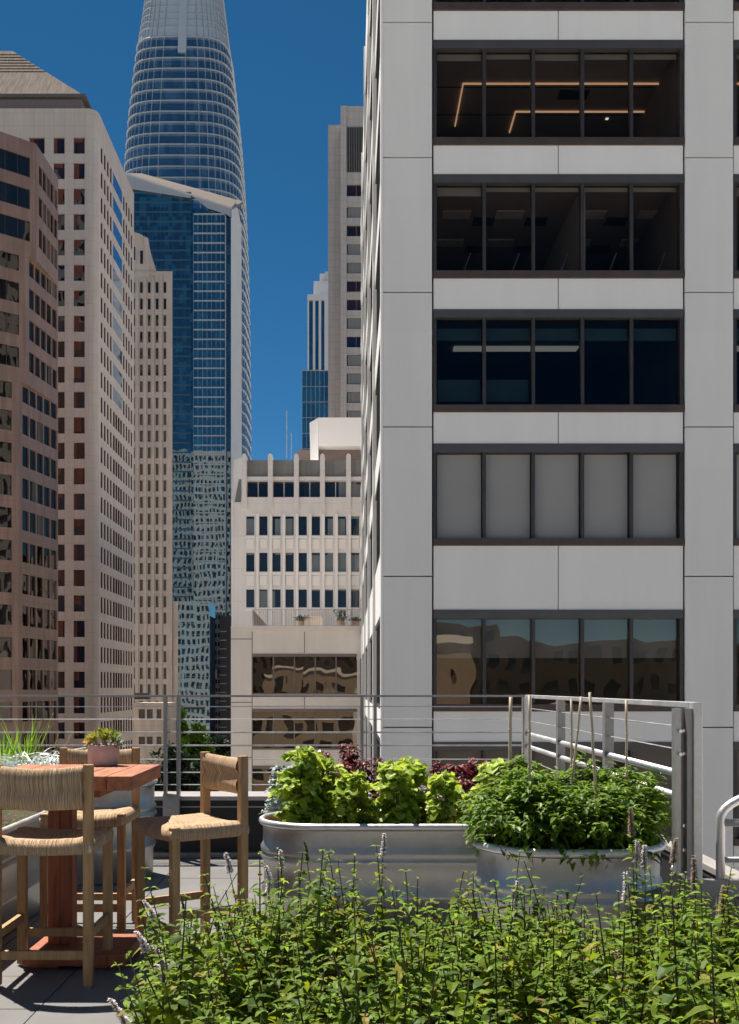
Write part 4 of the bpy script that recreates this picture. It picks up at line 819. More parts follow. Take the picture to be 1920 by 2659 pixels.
one("base_flashing", pa, lambda b: (b.box(-16, 1.77, 8.30, 8.365, .001, .035, "galvanised_dark"), b.box(1.76, 1.786, -14, 8.29, .001, .035, "galvanised_dark"), b.box(1.778, 1.786, -14, 8.29, .418, .43, "galvanised"), b.box(-16, 1.76, 8.352, 8.3655, .39, .402, "galvanised_dark")))

# far cable railing
FY = 8.32
cr = thing("cable_railing", "thin grey cable railing with double flat posts along the far black parapet", "railing", (0, FY, 0))
zr = [Z(y, FY) for y in (1835, 1868, 1902, 1936, 1972, 2006, 2038)]; ztp = Z(1805, FY)
pbox("top_rail", cr, -6, X(1366, FY), FY-.025, FY+.025, ztp-.016, ztp, "galvanised_dark")
for i, z in enumerate(zr): one("cable" if i in (0, 1, 4, 5, 6) else "rod", cr, lambda b: b.tube([(-6, FY, z), (X(1362, FY), FY, z)], .0045 if i in (0, 1, 4, 5, 6) else .0075, "galvanised_pale" if i < 2 or i > 3 else "galvanised", 6))
for px in (-574, -63, 447, 958):
    x = X(px, FY)
    def post(b):
        for s_ in (-1, 1): b.box(x+s_*.052-.012, x+s_*.052+.012, FY-.03, FY+.03, .30, ztp-.017, "galvanised_dark")
        b.box(x-.066, x+.066, FY-.045, FY-.031, .16, CZ+.01, "galvanised"); b.box(x-.066, x+.066, FY-.045, FY+.012, CZ+.0105, CZ+.022, "galvanised")
        for zz in (.24, .38): b.tube([(x, FY-.06, zz), (x, FY-.04, zz)], .012, "bolt_metal", 8)
    one("post", cr, post)
one("end_post", cr, lambda b: b.box(X(1357, FY), X(1366, FY), FY-.03, FY+.03, CZ, ztp-.017, "galvanised"))
# right steel railing running towards the camera
RX = 1.43
sr = thing("steel_railing", "galvanised steel railing with pipe rails running toward the viewer on the right", "railing", (RX, 6, 0))
zt = 1.297
one("top_rail", sr, lambda b: b.bar((RX, 8.28, zt-.012), (RX, 4.30, zt-.012), .045, .024, "galvanised_pale"), bevel=.003)
for z in (.985, .885): one("pipe_rail", sr, lambda b: b.tube([(RX, 8.28, z), (RX, 4.30, z)], .017, "galvanised_pale", 10), True)
for z in (1.19, 1.09, .78, .68): one("cable", sr, lambda b: b.tube([(RX, 8.28, z), (RX, 4.34, z)], .003, "galvanised_pale", 5))
for y in (8.28, 7.0, 5.72):
    def post(b):
        b.box(RX-.03, RX+.03, y-.006, y+.006, .002, zt-.025, "galvanised_dark" if y < 8 else "galvanised_pale"); b.box(RX-.032, RX-.024, y-.03, y-.0065, .002, zt-.025, "galvanised")
        b.box(RX-.03, RX+.12, y-.02, y+.02, CZ-.03, CZ-.021, "galvanised") if False else None
    one("post", sr, post)
def endpost(b):
    y = 4.30; x0 = X(1745, y); sc = y/F
    b.box(x0-.0, x0+14*sc, y-.05, y, .60, zt-.025, "galvanised"); b.box(x0+15*sc, x0+29*sc, y-.012, y, .58, zt-.025, "galvanised"); b.box(x0+30*sc, x0+44*sc, y-.05, y, .58, zt-.025, "galvanised_dark")
one("end_plate", sr, endpost)
one("end_post", sr, lambda b: b.box(X(1790, 4.3), X(1813, 4.3), 4.24, 4.30, .57, zt, "galvanised_pale"), bevel=.003)
for i, (a, zz) in enumerate(((1772, 1.18), (1772, 1.085), (1772, .79), (1772, .69), (1756, 1.18), (1756, 1.085))): one("bolt", sr, lambda b: b.tube([(X(a, 4.3), 4.268, zz), (X(a, 4.3), 4.289 if a > 1760 else 4.251, zz)] if a > 1760 else [(X(a, 4.3), 4.235, zz), (X(a, 4.3), 4.252, zz)], .0075, "bolt_metal", 10))
one("foot_rail", sr, lambda b: b.tube([(X(1745, 4.3), 4.30, .615), (X(1772, 4.3), 4.27, .585), (X(1800, 4.3), 4.255, .575)], .013, "galvanised_pale", 8), True)
pbox("mounting_bracket", sr, X(1792, 4.3), 1.786, 4.25, 4.29, .50, .569, "galvanised_dark")
# roof ladder hoop
ld = thing("ladder_handrail", "bent galvanised pipe hoop standing by the parapet at the right edge of the photo", "handrail", (X(1874, 4.6), 4.6, 0))
dl = 4.6; xa = X(1872, dl); ra = .105; zc = Z(2126, dl)
arc = [(xa, dl, 0), (xa, dl, zc)]+[(xa+.32*(1-math.cos(t)), dl, zc+.125*math.sin(t)) for t in [math.pi/2*k/9 for k in range(1, 10)]]+[(xa+.9, dl, zc+.125)]
one("hoop", ld, lambda b: b.tube([(xa, dl, .003)]+[Vector(p) for p in arc[1:]], .02, "galvanised_pale", 12), True)
for py in (2137, 2233): one("rung", ld, lambda b: b.tube([(xa+.01, dl, Z(py, dl)), (xa+.9, dl, Z(py, dl))], .0175 if py < 2200 else .013, "galvanised", 10), True)
pbox("base_plate", ld, xa-.04, xa+.06, dl-.06, dl+.06, 0.0015, .012, "galvanised_dark")

# ------------------------------------------------------------------ stock tank planters
def tank(label, x0, x1, yc, r, zr_, soil="mulch", soilz=-.09, along='x', ridges=(.72, .66)):
    """oval galvanised tank; x0..x1 is the full length along its axis, r the half width"""
    t = thing("planter_tank", label, "planter", ((x0+x1)/2, yc, 0) if along == 'x' else (yc, (x0+x1)/2, 0), "galvanised tank planters")
    L2 = (x1-x0)/2-r; n = 14; path = []
    for k in range(n+1): a = -math.pi/2+math.pi*k/n; path.append((L2, 0, math.cos(a), math.sin(a)))
    for k in range(n+1): a = math.pi/2+math.pi*k/n; path.append((-L2, 0, math.cos(a), math.sin(a)))
    def loop(off, z):
        o = []
        for sx, sy, nx, ny in path:
            u, v = sx+nx*(r+off), sy+ny*(r+off)
            if along != 'x': u, v = -v, u
            o.append((t.location.x+u, t.location.y+v, z))
        return o
    zb = zr_-.02
    prof = [(-.03, .002), (-.015, .02), (-.012, zb*.30), (.004, zb*.33), (.004, zb*.36), (-.011, zb*.39), (-.008, zb*ridges[1]-.02), (.010, zb*ridges[1]), (.010, zb*ridges[1]+.014), (-.006, zb*ridges[0]-.008), (.008, zb*ridges[0]+.006), (.008, zb*ridges[0]+.022), (-.006, zb*ridges[0]+.045), (-.004, zb-.035), (.002, zb-.02)]
    one("shell", t, lambda b: (b.grid([loop(o, z) for o, z in prof], "galvanised", True), b.grid([loop(-.012, zb-.01), loop(-.02, .25)], "galvanised_dark", True), b.poly(loop(-.03, .002), "galvanised_dark")), True)
    one("rim", t, lambda b: b.grid([loop(.003+.017*math.cos(q), zb+.002+.019*math.sin(q)) for q in [-math.pi*.5+2*math.pi*k/10 for k in range(11)]], "galvanised_pale", True), True)
    def so(b):
        rings = [loop(-.016, zr_+soilz)]
        for f in (.75, .5, .25, .02):
            rr = []
            for (x, y, z) in rings[0]: rr.append((t.location.x+(x-t.location.x)*f, t.location.y+(y-t.location.y)*f, z+random.uniform(-.012, .025)))
            rings.append(rr)
        b.grid(rings, soil, True)
    one("soil", t, so, True)
    return t
tank("galvanised oval tank with bark mulch holding the row of lime green lettuces", -.50, 1.34, 6.03, .34, .61)
tank("galvanised oval tank behind the lettuce tank, mostly hidden, holding dark red plants", -.50, 1.30, 6.76, .34, .61)
tank("galvanised round-ended tank filled with the dark green bush and bamboo stakes", .578, 1.408, 4.72, .33, .674, "soil", -.06)
tank("long galvanised tank of low green sedum running along the left edge", 4.2, 6.62, -2.19, .35, .61, "soil", -.03, 'y')
tank("tall galvanised tank behind the bar table, holding grasses and silver leaves", -2.9, -1.39, 7.45, .36, .70, "soil", -.05)
tank("galvanised tank at the bottom of the photo, almost covered by the mint", -.62, 2.35, 2.75, .85, .42, "soil", -.06)

# ------------------------------------------------------------------ bar table
TX0, TX1, TY0, TY1, TZ = -1.745, -1.01, 4.86, 5.61, .942
tt = thing("bar_table", "high square table of orange-red wood planks on one thick post", "table", (-1.37, 5.23, 0))
def top(b):
    n = 6; wd = (TX1-TX0)/n
    for k in range(n): b.box(TX0+k*wd+.002, TX0+(k+1)*wd-.002, TY0, TY1, TZ-.068, TZ, "table_wood")
one("tabletop", tt, top, bevel=.003)
pbox("apron", tt, TX0+.2, TX1-.2, TY0+.2, TY1-.2, TZ-.12, TZ-.069, "table_post_wood")
one("post", tt, lambda b: (b.box(-1.50, -1.441, 5.19, 5.29, .076, TZ-.121, "table_post_wood"), b.box(-1.439, -1.38, 5.19, 5.29, .076, TZ-.121, "table_post_wood")), bevel=.002)
one("foot", tt, lambda b: b.box(-1.57, -1.07, 4.99, 5.42, .015, .075, "table_post_wood"), bevel=.012)
one("foot_block", tt, lambda b: [b.box(x, x+.14, y, y+.1, .001, .014, "table_post_wood") for x in (-1.54, -1.24) for y in (5.02, 5.3)])

# ------------------------------------------------------------------ woven counter stools
def stool(label, x, y, rz, grp="woven rush counter stools"):
    t = thing("counter_stool", label, "bar stool", (0, 0, 0), grp)
    a = .042/2; sx, sy = .209, .19
    def leg(nm, cx_, cy_, h): 
        mb = MB(); mb.box(cx_-a, cx_+a, cy_-a, cy_+a, .008, h, "stool_wood"); o = mb.build(nm, t, False, .003, True)
        mb = MB(); mb.box(cx_-.012, cx_+.012, cy_-.012, cy_+.012, 0, .0078, "bolt_metal"); mb.build("glide", o, local=True)
    for s_ in (-1, 1): leg("leg", s_*sx, -sy, 1.008); leg("leg", s_*sx, sy, .672)
    def str_(p, q, ht=.04, wd=.024):
        mb = MB(); mb.bar(p, q, wd, ht, "stool_wood"); mb.build("stretcher", t, False, .002, True)
    e = a-.001
    str_((-sx+e, -sy, .145), (sx-e, -sy, .145)); str_((-sx+e, sy, .16), (sx-e, sy, .16))
    for s_ in (-1, 1): str_((s_*sx, -sy+e, .235), (s_*sx, sy-e, .235))
    # seat: envelope-woven cushion with a saddle shape
    mb = MB(); n = 26; ox, oy = .222, .208
    def zt_(u, v): 
        ed = max(abs(u), abs(v)); rd = .022*max(0, (ed-.86)/.14)**2.2
        return .664+.020*abs(u)**2.2-.006*(1-u*u)*(1-v*v)-.008*math.exp(-((abs(u)-abs(v))/.10)**2)*(1-.6*ed)-rd+.004*v*v
    def outline(s_, q): return Vector((0, 0, 0))
    rows_ = []
    for i in range(n+1):
        v = -1+2*i/n; rows_.append([(u*ox, v*oy, zt_(u, v)) for u in [-1+2*j/n for j in range(n+1)]])
    mb.grid(rows_, "rush_seat")
    per = [(-1+2*j/n, -1) for j in range(n)]+[(1, -1+2*j/n) for j in range(n)]+[(1-2*j/n, 1) for j in range(n)]+[(-1, 1-2*j/n) for j in range(n)]
    L_ = []
    for f, k in ((0, 1), (.2, 1.035), (.5, 1.045), (.8, 1.03), (1, .97)):
        r_ = []
        for u, v in per: zt0 = zt_(u, v); zb0 = .595+.006*abs(u); r_.append((u*ox*k, v*oy*k, zt0+(zb0-zt0)*f))
        L_.append(r_)
    L_.append([(u*ox*.7, v*oy*.7, .60) for u, v in per])
    mb.grid(L_, "rush_seat", True); mb.poly([(u*ox*.7, v*oy*.7, .60) for u, v in per], "rush_seat")
    mb.build("seat", t, True, 0, True)
    # backrest: rush wound round two bowed rails
    mb = MB(); cs = []
    for k in range(20):
        q = 2*math.pi*k/20; c, s_ = math.cos(q), math.sin(q); z = .905+.098*math.copysign(abs(s_)**.8, s_); lob = .013+.020*abs(math.sin(math.pi*(z-.905)/.1))**.7
        cs.append((lob*math.copysign(abs(c)**.5, c), z))
    rw = []
    m_ = 24
    for i in range(m_+1):
        u = -1+2*i/m_; xx_ = u*(sx-a+.002); bow = -.038*(1-u*u); sag = -.012*(1-u*u)
        rw.append([(xx_, -sy+bow+yy+random.uniform(-.0008, .0008), z+(sag if z > .905 else sag*.3)) for yy, z in cs])
    mb.grid(rw, "rush_back", True); mb.build("backrest", t, True, 0, True)
    t.location = (x, y, 0); t.rotation_euler = (0, 0, rz)
    return t
def copy_tree(o, parent=None):
    c = o.copy(); col.objects.link(c); c.parent = parent
    for ch in list(o.children): copy_tree(ch, c)
    return c
s1 = stool("woven rush counter stool nearest the viewer, its back turned to the camera", -1.387, 4.90, 0)
s2 = copy_tree(s1); s2.location = (-.813, 5.36, 0); s2.rotation_euler = (0, 0, R(124.8)); s2["label"] = "woven rush counter stool at the table's right side, its back to the planters"
s3 = copy_tree(s1); s3.location = (-1.44, 5.83, 0); s3.rotation_euler = (0, 0, R(180)); s3["label"] = "woven rush counter stool on the far side of the table, behind the succulent pot"

# pot with succulents on the table
px_, py_ = -1.302, 5.53
pt = thing("flower_pot", "squat pinkish concrete pot standing on the orange table", "pot", (px_, py_, TZ))
def lathe(b, prof, m, n=28):
    b.grid([[(px_+r*math.cos(2*math.pi*k/n), py_+r*math.sin(2*math.pi*k/n), TZ+z) for k in range(n)] for r, z in prof], m, True)
one("pot", pt, lambda b: lathe(b, [(.001, .001), (.066, .001), (.076, .006), (.081, .03), (.083, .107), (.081, .112), (.074, .112), (.072, .10), (.072, .085)], "pot_concrete"), True)
one("soil", pt, lambda b: lathe(b, [(.073, .092), (.04, .098), (.001, .1)], "soil"), True)
def rosette(nm, lab, x, y, z, r, m, tilt, n=17, cat="succulent", seed=0):
    rnd = random.Random(seed); mb = MB(); ax = Vector(tilt).normalized()
    a1 = ax.cross(Vector((.2, 1, .1))).normalized(); a2 = ax.cross(a1)
    for k in range(n):
        f = k/n; a = k*2.4; d = (a1*math.cos(a)+a2*math.sin(a))*(1.05-.8*f)+ax*(.25+.9*f)
        mb.leaf(Vector((x, y, z))+ax*r*.12*f, d, ax, r*rnd.uniform(.85, 1.15)*(1-.3*f), r*.36, m if rnd.random() < .7 else "succulent_yellow", .25, -.1)
    for _ in range(4): d = Vector((rnd.gauss(0, 1), rnd.gauss(0, 1), -.5)).normalized(); mb.leaf(Vector((x, y, z)), d, Vector((0, 0, 1)), r*.6, r*.15, "succulent_dry", .1, .5)
    tag(mb.build(nm, None), lab, cat, "succulents in the concrete pot")
for i, (dx, dy, dz, r, m, tl, lab) in enumerate(((.012, -.015, .128, .062, "succulent_green", (.1, -.2, 1), "largest green rosette in the middle of the concrete pot"), (-.038, -.02, .128, .05, "succulent_yellow", (-.5, -.3, 1), "yellow-green rosette leaning left in the concrete pot"), (.045, .012, .135, .05, "succulent_green", (.5, .1, 1), "green rosette standing at the right of the concrete pot"), (-.02, .035, .14, .048, "succulent_yellow", (-.2, .4, 1), "yellow rosette at the back of the concrete pot"), (.058, -.028, .115, .05, "silver_leaf", (.9, -.4, .7), "grey-green spiky succulent spilling over the pot's right rim"), (-.062, -.008, .113, .04, "succulent_dry", (-1, -.2, .5), "dry brownish succulent hanging over the pot's left rim"))):
    rosette("succulent", lab, px_+dx, py_+dy, TZ+dz+.004, r*1.4, m, tl, seed=i)

# ------------------------------------------------------------------ plants
UP = Vector((0, 0, 1))
def rv(rnd, zlo=-.2, zhi=.8): a = rnd.uniform(0, 6.283); return Vector((math.cos(a), math.sin(a), rnd.uniform(zlo, zhi)))
def lettuce(lab, x, y, h, r, seed, pale=.2, z0=.53):
    rnd = random.Random(seed); random.seed(seed); t = thing("lettuce", lab, "lettuce", (x, y, z0), "lettuces in the front tank")
    one("stem", t, lambda b: b.tube([(x, y, z0-.03), (x+.01, y, z0+h*.5), (x, y+.01, z0+h*.92)], [.014, .011, .006], "stem_green", 6))
    def fol(b):
        n = int(700*h/.4); cl = [(rnd.random()*.92, rnd.uniform(0, 6.28), rnd.uniform(.6, 1.12)) for _ in range(int(46*h/.4))]
        for k in range(n):
            f, a, o_ = cl[rnd.randrange(len(cl))]; f = min(.98, max(.02, f+rnd.gauss(0, .03))); a += rnd.gauss(0, .32); z = z0+.02+h*.94*f
            rr = r*(1.0 if f < .55 else 1.0-.66*(f-.55)/.45)*o_
            d = Vector((math.cos(a), math.sin(a), rnd.uniform(-.3, .6)+f*.4)); q = rnd.random(); st_ = rnd.uniform(.1, .95)
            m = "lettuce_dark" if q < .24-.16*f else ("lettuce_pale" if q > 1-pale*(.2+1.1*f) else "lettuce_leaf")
            l = rnd.uniform(.030, .066)
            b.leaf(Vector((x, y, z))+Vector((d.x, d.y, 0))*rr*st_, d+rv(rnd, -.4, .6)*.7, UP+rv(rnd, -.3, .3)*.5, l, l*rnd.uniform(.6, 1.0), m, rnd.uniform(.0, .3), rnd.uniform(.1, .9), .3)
    one("foliage", t, fol)
def lx(px, d=5.95): return X(px, d)
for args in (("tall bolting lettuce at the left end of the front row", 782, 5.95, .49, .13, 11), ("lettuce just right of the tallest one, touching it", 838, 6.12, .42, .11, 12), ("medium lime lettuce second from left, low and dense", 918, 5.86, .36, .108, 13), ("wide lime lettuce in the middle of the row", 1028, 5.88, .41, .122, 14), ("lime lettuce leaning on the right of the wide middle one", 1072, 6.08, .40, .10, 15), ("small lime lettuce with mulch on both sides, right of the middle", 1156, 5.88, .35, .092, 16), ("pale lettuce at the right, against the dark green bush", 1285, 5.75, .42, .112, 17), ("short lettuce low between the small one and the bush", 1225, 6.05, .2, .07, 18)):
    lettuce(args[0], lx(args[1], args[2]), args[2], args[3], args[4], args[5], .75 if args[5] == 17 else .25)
def amaranth(lab, px, d, topy, r, seed, z0=.54):
    rnd = random.Random(seed); x = X(px, d); h = Z(topy, d)-z0; t = thing("red_plant", lab, "red plant", (x, d, z0), "dark red leafy plants behind the lettuces")
    tilt = rnd.uniform(-.06, .06)
    one("stem", t, lambda b: b.tube([(x, d, z0-.03), (x+tilt*.5, d, z0+h*.6), (x+tilt, d, z0+h*.97)], [.008, .006, .003], "amaranth_leaf", 6))
    def fol(b):
        for k in range(130):
            f = rnd.random()**.7; a = k*2.4; d_ = Vector((math.cos(a), math.sin(a), rnd.uniform(-.4, .7))); rr = r*(1-.35*f)
            b.leaf(Vector((x+tilt*f, d, z0+.03+h*.95*f))+Vector((d_.x, d_.y, 0))*rr*rnd.uniform(.1, .6), d_, UP, rr*rnd.uniform(.4, .75), rr*.42, "amaranth_leaf" if rnd.random() < .62 else "amaranth_red", .2, .6, .12)
    one("foliage", t, fol)
for i, (px, d, ty, r, lab) in enumerate(((845, 6.6, 1955, .085, "dark red plant left, peeking above the tall lettuces"), (913, 6.7, 1934, .10, "tallest dark red plant, curling above the second lettuce"), (895, 6.5, 1985, .08, "short dark red plant under the tallest red one"), (962, 6.6, 1978, .09, "dark red plant between the second and the middle lettuce"), (985, 6.8, 1972, .07, "slim dark red plant left of the middle lettuce top"), (1065, 6.7, 1980, .095, "dark red plant showing right behind the middle lettuce"), (1116, 6.6, 1982, .065, "narrow dark red plant between the middle and the small lettuce"), (1195, 6.3, 1990, .12, "broad dark red plant right of the small lettuce"), (1240, 6.5, 1978, .12, "broad dark red plant beside the pale lettuce"), (1215, 6.15, 2030, .11, "low dark red plant in front of the broad red ones"), (1330, 6.5, 1982, .10, "dark red plant mostly hidden behind the green bush"))):
    amaranth(lab, px, d, ty, r, 40+i)
def dusty(lab, px, d, topy, r, seed, z0=.54, m="silver_leaf", n=170, nm="silver_plant"):
    rnd = random.Random(seed); x = X(px, d); h = Z(topy, d)-z0; t = thing(nm, lab, "silver plant", (x, d, z0), "silver leaved plants")
    one("stem", t, lambda b: b.tube([(x, d, z0-.03), (x, d, z0+h*.9)], [.007, .003], "stem_green", 5))
    def fol(b):
        for k in range(n):
            f = rnd.random(); d_ = rv(rnd, -.2, .8); rr = r*(1-.3*f)
            b.leaf(Vector((x, d, z0+h*.9*f))+Vector((d_.x, d_.y, 0))*rr*rnd.uniform(.2, .7), d_, UP, rr*rnd.uniform(.4, .7), rr*.4, m, .15, .3, .2)
    one("foliage", t, fol)
dusty("silver-grey leafy plant at the left end behind the tallest lettuce", 738, 6.55, 1972, .12, 61); dusty("silver-grey plant just inside the first silver one", 785, 6.7, 1958, .10, 62)
dusty("small silver plant between red leaves beside the middle lettuce", 945, 6.85, 1972, .06, 63, n=90); dusty("silver plant right of the middle lettuce", 1108, 6.75, 2000, .09, 64, n=90); dusty("dark-tipped silver plant topping the middle lettuce", 1025, 6.7, 1962, .05, 65, n=70)

# dark green bush: three plants
def pepper(lab, x, y, rx, ry, h, seed, n, z0=.62):
    rnd = random.Random(seed); t = thing("pepper_bush", lab, "bush", (x, y, z0), "bushy green plants in the staked tank")
    def st(b):
        for k in range(9):
            a = k*2.4; q = Vector((math.cos(a)*rx*.55, math.sin(a)*ry*.55, h*.75)); b.tube([(x, y, z0-.03), (x+q.x*.5, y+q.y*.5, z0+h*.45), (x+q.x, y+q.y, z0+q.z)], [.007, .005, .002], "stem_green", 5)
    one("stem", t, st)
    tips = []
    for k in range(int(n/9)):
        d = Vector((rnd.gauss(0, 1), rnd.gauss(0, 1), rnd.gauss(.35, .9))).normalized(); rad = rnd.uniform(.45, 1.03)*(1+.12*math.sin(5*d.x+seed)*math.cos(4*d.z+seed))
        tips.append((Vector((x+d.x*rx*rad, y+d.y*ry*rad, max(z0-.06, z0+h*.36+d.z*h*.62*rad))), d))
    def fol(b):
        for p, d in tips:
            for k in range(9):
                q = rnd.random(); l = rnd.uniform(.027, .052); dd = (rv(rnd, -.5, .5)+d*.7)
                b.leaf(p+Vector((rnd.gauss(0, .014), rnd.gauss(0, .014), rnd.gauss(0, .014))), dd, UP, l, l*.52, "pepper_leaf" if q < .58 else ("pepper_light" if q < .86 else "pepper_dark"), .2, rnd.uniform(.1, .8))
    one("foliage", t, fol)
    def flw(b):
        for p, d in tips[::3]:
            if rnd.random() < .6:
                for k in range(3): b.leaf(p+d*.012, rv(rnd, -.2, .6), UP, .015, .013, "pepper_flower", .1, 0)
    one("flower", t, flw)
pepper("broad dark green bush filling the left of the staked tank, drooping over its rim", .80, 4.66, .27, .27, .34, 5, 4000); pepper("dark green bush in the middle of the staked tank, fullest along the front rim", 1.06, 4.62, .28, .30, .32, 6, 4000)
pepper("green bush at the right of the staked tank beside the steel railing", 1.26, 4.80, .21, .26, .36, 7, 3400); pepper("tall green sprig rising above the bush between the stakes", 1.12, 4.9, .09, .09, .44, 8, 700); pepper("green bush at the back left of the staked tank, behind the twin stakes", .90, 4.92, .25, .16, .38, 9, 2600)
# bamboo stakes
for (ax, ay, bx, by, d, r, lab) in ((1327, 1810, 1325, 2060, 5.02, .0085, "thick bamboo stake standing left of the railing corner"), (1376, 1805, 1376, 2080, 4.62, .0065, "straight bamboo stake just right of the railing corner"), (1485, 1815, 1485, 2010, 4.86, .0055, "thin straight bamboo stake of the crossed pair"), (1511, 1809, 1488, 2010, 4.80, .006, "leaning bamboo stake of the crossed pair"), (1533, 1798, 1550, 2100, 4.55, .0065, "tallest bamboo stake, leaning slightly left in the middle of the bush"), (1628, 1818, 1628, 2040, 4.72, .006, "bamboo stake standing right, nearest the bolted end post"), (1706, 2112, 1702, 2190, 4.74, .006, "short bamboo stub at the right end of the staked tank")):
    a = P(ax, ay, d); b_ = P(bx, by, d); 
    if by < 2150: b_ = b_+(b_-a)*((b_.z-.6)/max(.05, (a.z-b_.z)))
    def sk_(b):
        n = 9; pts = [a.lerp(b_, k/n)+Vector((random.uniform(-.0015, .0015), 0, 0)) for k in range(n+1)]; b.tube(pts, r, "bamboo", 7)
        for k in (2, 4, 7): q = pts[k]; dd = (b_-a).normalized(); b.tube([q-dd*.004, q, q+dd*.004], [r*1.02, r*1.3, r*1.02], "bamboo", 7)
    tag(one("bamboo_stake", None, sk_, True), lab, "plant stake", "bamboo stakes in the bush")

# sedum in the left tank, grasses and silver leaves in the tank behind the table
def sedum(b):
    rnd = random.Random(3)
    for k in range(2600):
        y = rnd.uniform(4.25, 6.55); x = -2.19+rnd.uniform(-.33, .33)
        b.leaf(Vector((x, y, .565+rnd.uniform(0, .03))), rv(rnd, .2, 1.5), UP, rnd.uniform(.012, .026), .009, "sedum" if rnd.random() < .8 else "succulent_green", .2, .1)
so = struct(tag(one("sedum", None, sedum), "low grey-green sedum carpet in the long left tank", "ground cover"), "stuff")
def grass(lab, px, d, n, hmax, seed, plume=0):
    rnd = random.Random(seed); x = X(px, d); t = thing("grass_clump", lab, "grass", (x, d, .64), "grass clumps in the tall tank")
    def f(b):
        for k in range(n):
            a = rnd.uniform(0, 6.28); l = rnd.uniform(.5, 1)*hmax; sp = rnd.uniform(.05, .4); p0 = Vector((x+rnd.gauss(0, .03), d+rnd.gauss(0, .03), .63)); pts = []
            for q in range(6): u = q/5; pts.append(p0+Vector((math.cos(a)*sp*l*u**1.6, math.sin(a)*sp*l*u**1.6, l*u*(1-.25*sp*u))))
            sd = Vector((-math.sin(a), math.cos(a), 0)) if rnd.random() < .5 else Vector((1, .2, 0)); w_ = rnd.uniform(.003, .007)
            b.grid([[p-sd*w_*(1-(q/5)**2), p+sd*w_*(1-(q/5)**2)] for q, p in enumerate(pts)], "grass_blade")
    one("foliage", t, f)
    if plume:
        def g(b):
            for k in range(plume):
                a = Vector((x+rnd.uniform(-.05, .15), d, .65)); e = a+Vector((rnd.uniform(-.05, .22), 0, hmax*rnd.uniform(.6, .95))); b.tube([a, (a+e)/2+Vector((.01, 0, .02)), e], [.002, .002, .001], "grass_plume", 4)
                for q in range(16): p = a.lerp(e, .7+.3*q/16); b.leaf(p, Vector((rnd.gauss(0, .3), rnd.gauss(0, .3), 1)), Vector((1, 0, 0)), .025, .006, "grass_plume", .1, 0)
        one("plume", t, g)
grass("tall green grass clump with one long upright blade, second from left", 62, 7.3, 50, .60, 1, 5); grass("short green grass clump at the left photo edge", 14, 7.35, 50, .52, 2, 2); grass("low grass clump in front of the silver leaves", 88, 7.25, 20, .3, 4)
def astelia(lab, px, d, n, hmax, seed):
    rnd = random.Random(seed); x = X(px, d); t = thing("silver_plant", lab, "silver plant", (x, d, .64), "silver leaved plants")
    def f(b):
        for k in range(n*2):
            a = rnd.uniform(0, 6.28); l = rnd.uniform(.45, 1)*hmax; pts = []; o = Vector((x+rnd.gauss(0, .04), d+rnd.gauss(0, .04), .70)); cu = rnd.uniform(-1.6, 1.6); dr = rnd.uniform(.7, 1.25); p = o; th = a; el = rnd.uniform(.9, 1.5)
            for q in range(9):
                pts.append(p); p = p+Vector((math.cos(th)*math.cos(el), math.sin(th)*math.cos(el), math.sin(el)))*l/7; th += cu*.14; el -= dr*.36
            sd = Vector((-math.sin(a), math.cos(a), 0)); w_ = rnd.uniform(.003, .006)
            b.grid([[p-sd*w_*(1-(q/8)**3), p+sd*w_*(1-(q/8)**3)+UP*.003] for q, p in enumerate(pts)], "silver_bright")
    one("foliage", t, f)
astelia("silver plant with curling strap leaves just left of the far stool", 118, 7.2, 60, .56, 5); astelia("second curling silver plant, low behind the near stool's back", 60, 7.2, 50, .50, 6); astelia("third curling silver plant at the left photo edge", 12, 7.2, 46, .48, 7)
for i, px in enumerate((205, 330)): 
    d = 7.5; rnd = random.Random(80+i); x = X(px, d)
    def rf(b):
        for k in range(110): b.leaf(Vector((x+rnd.gauss(0, .07), d+rnd.gauss(0, .05), .67+rnd.uniform(0, .17))), rv(rnd, -.1, 1), UP, .045, .02, "amaranth_leaf" if k % 3 else "stem_green", .2, .3)
    tag(one("red_plant", None, rf), ("small dark red plant left of the succulent pot, behind the far stool", "small dark red plant right of the succulent pot, behind the far stool")[i], "red plant", "small dark red plants in the tall tank")

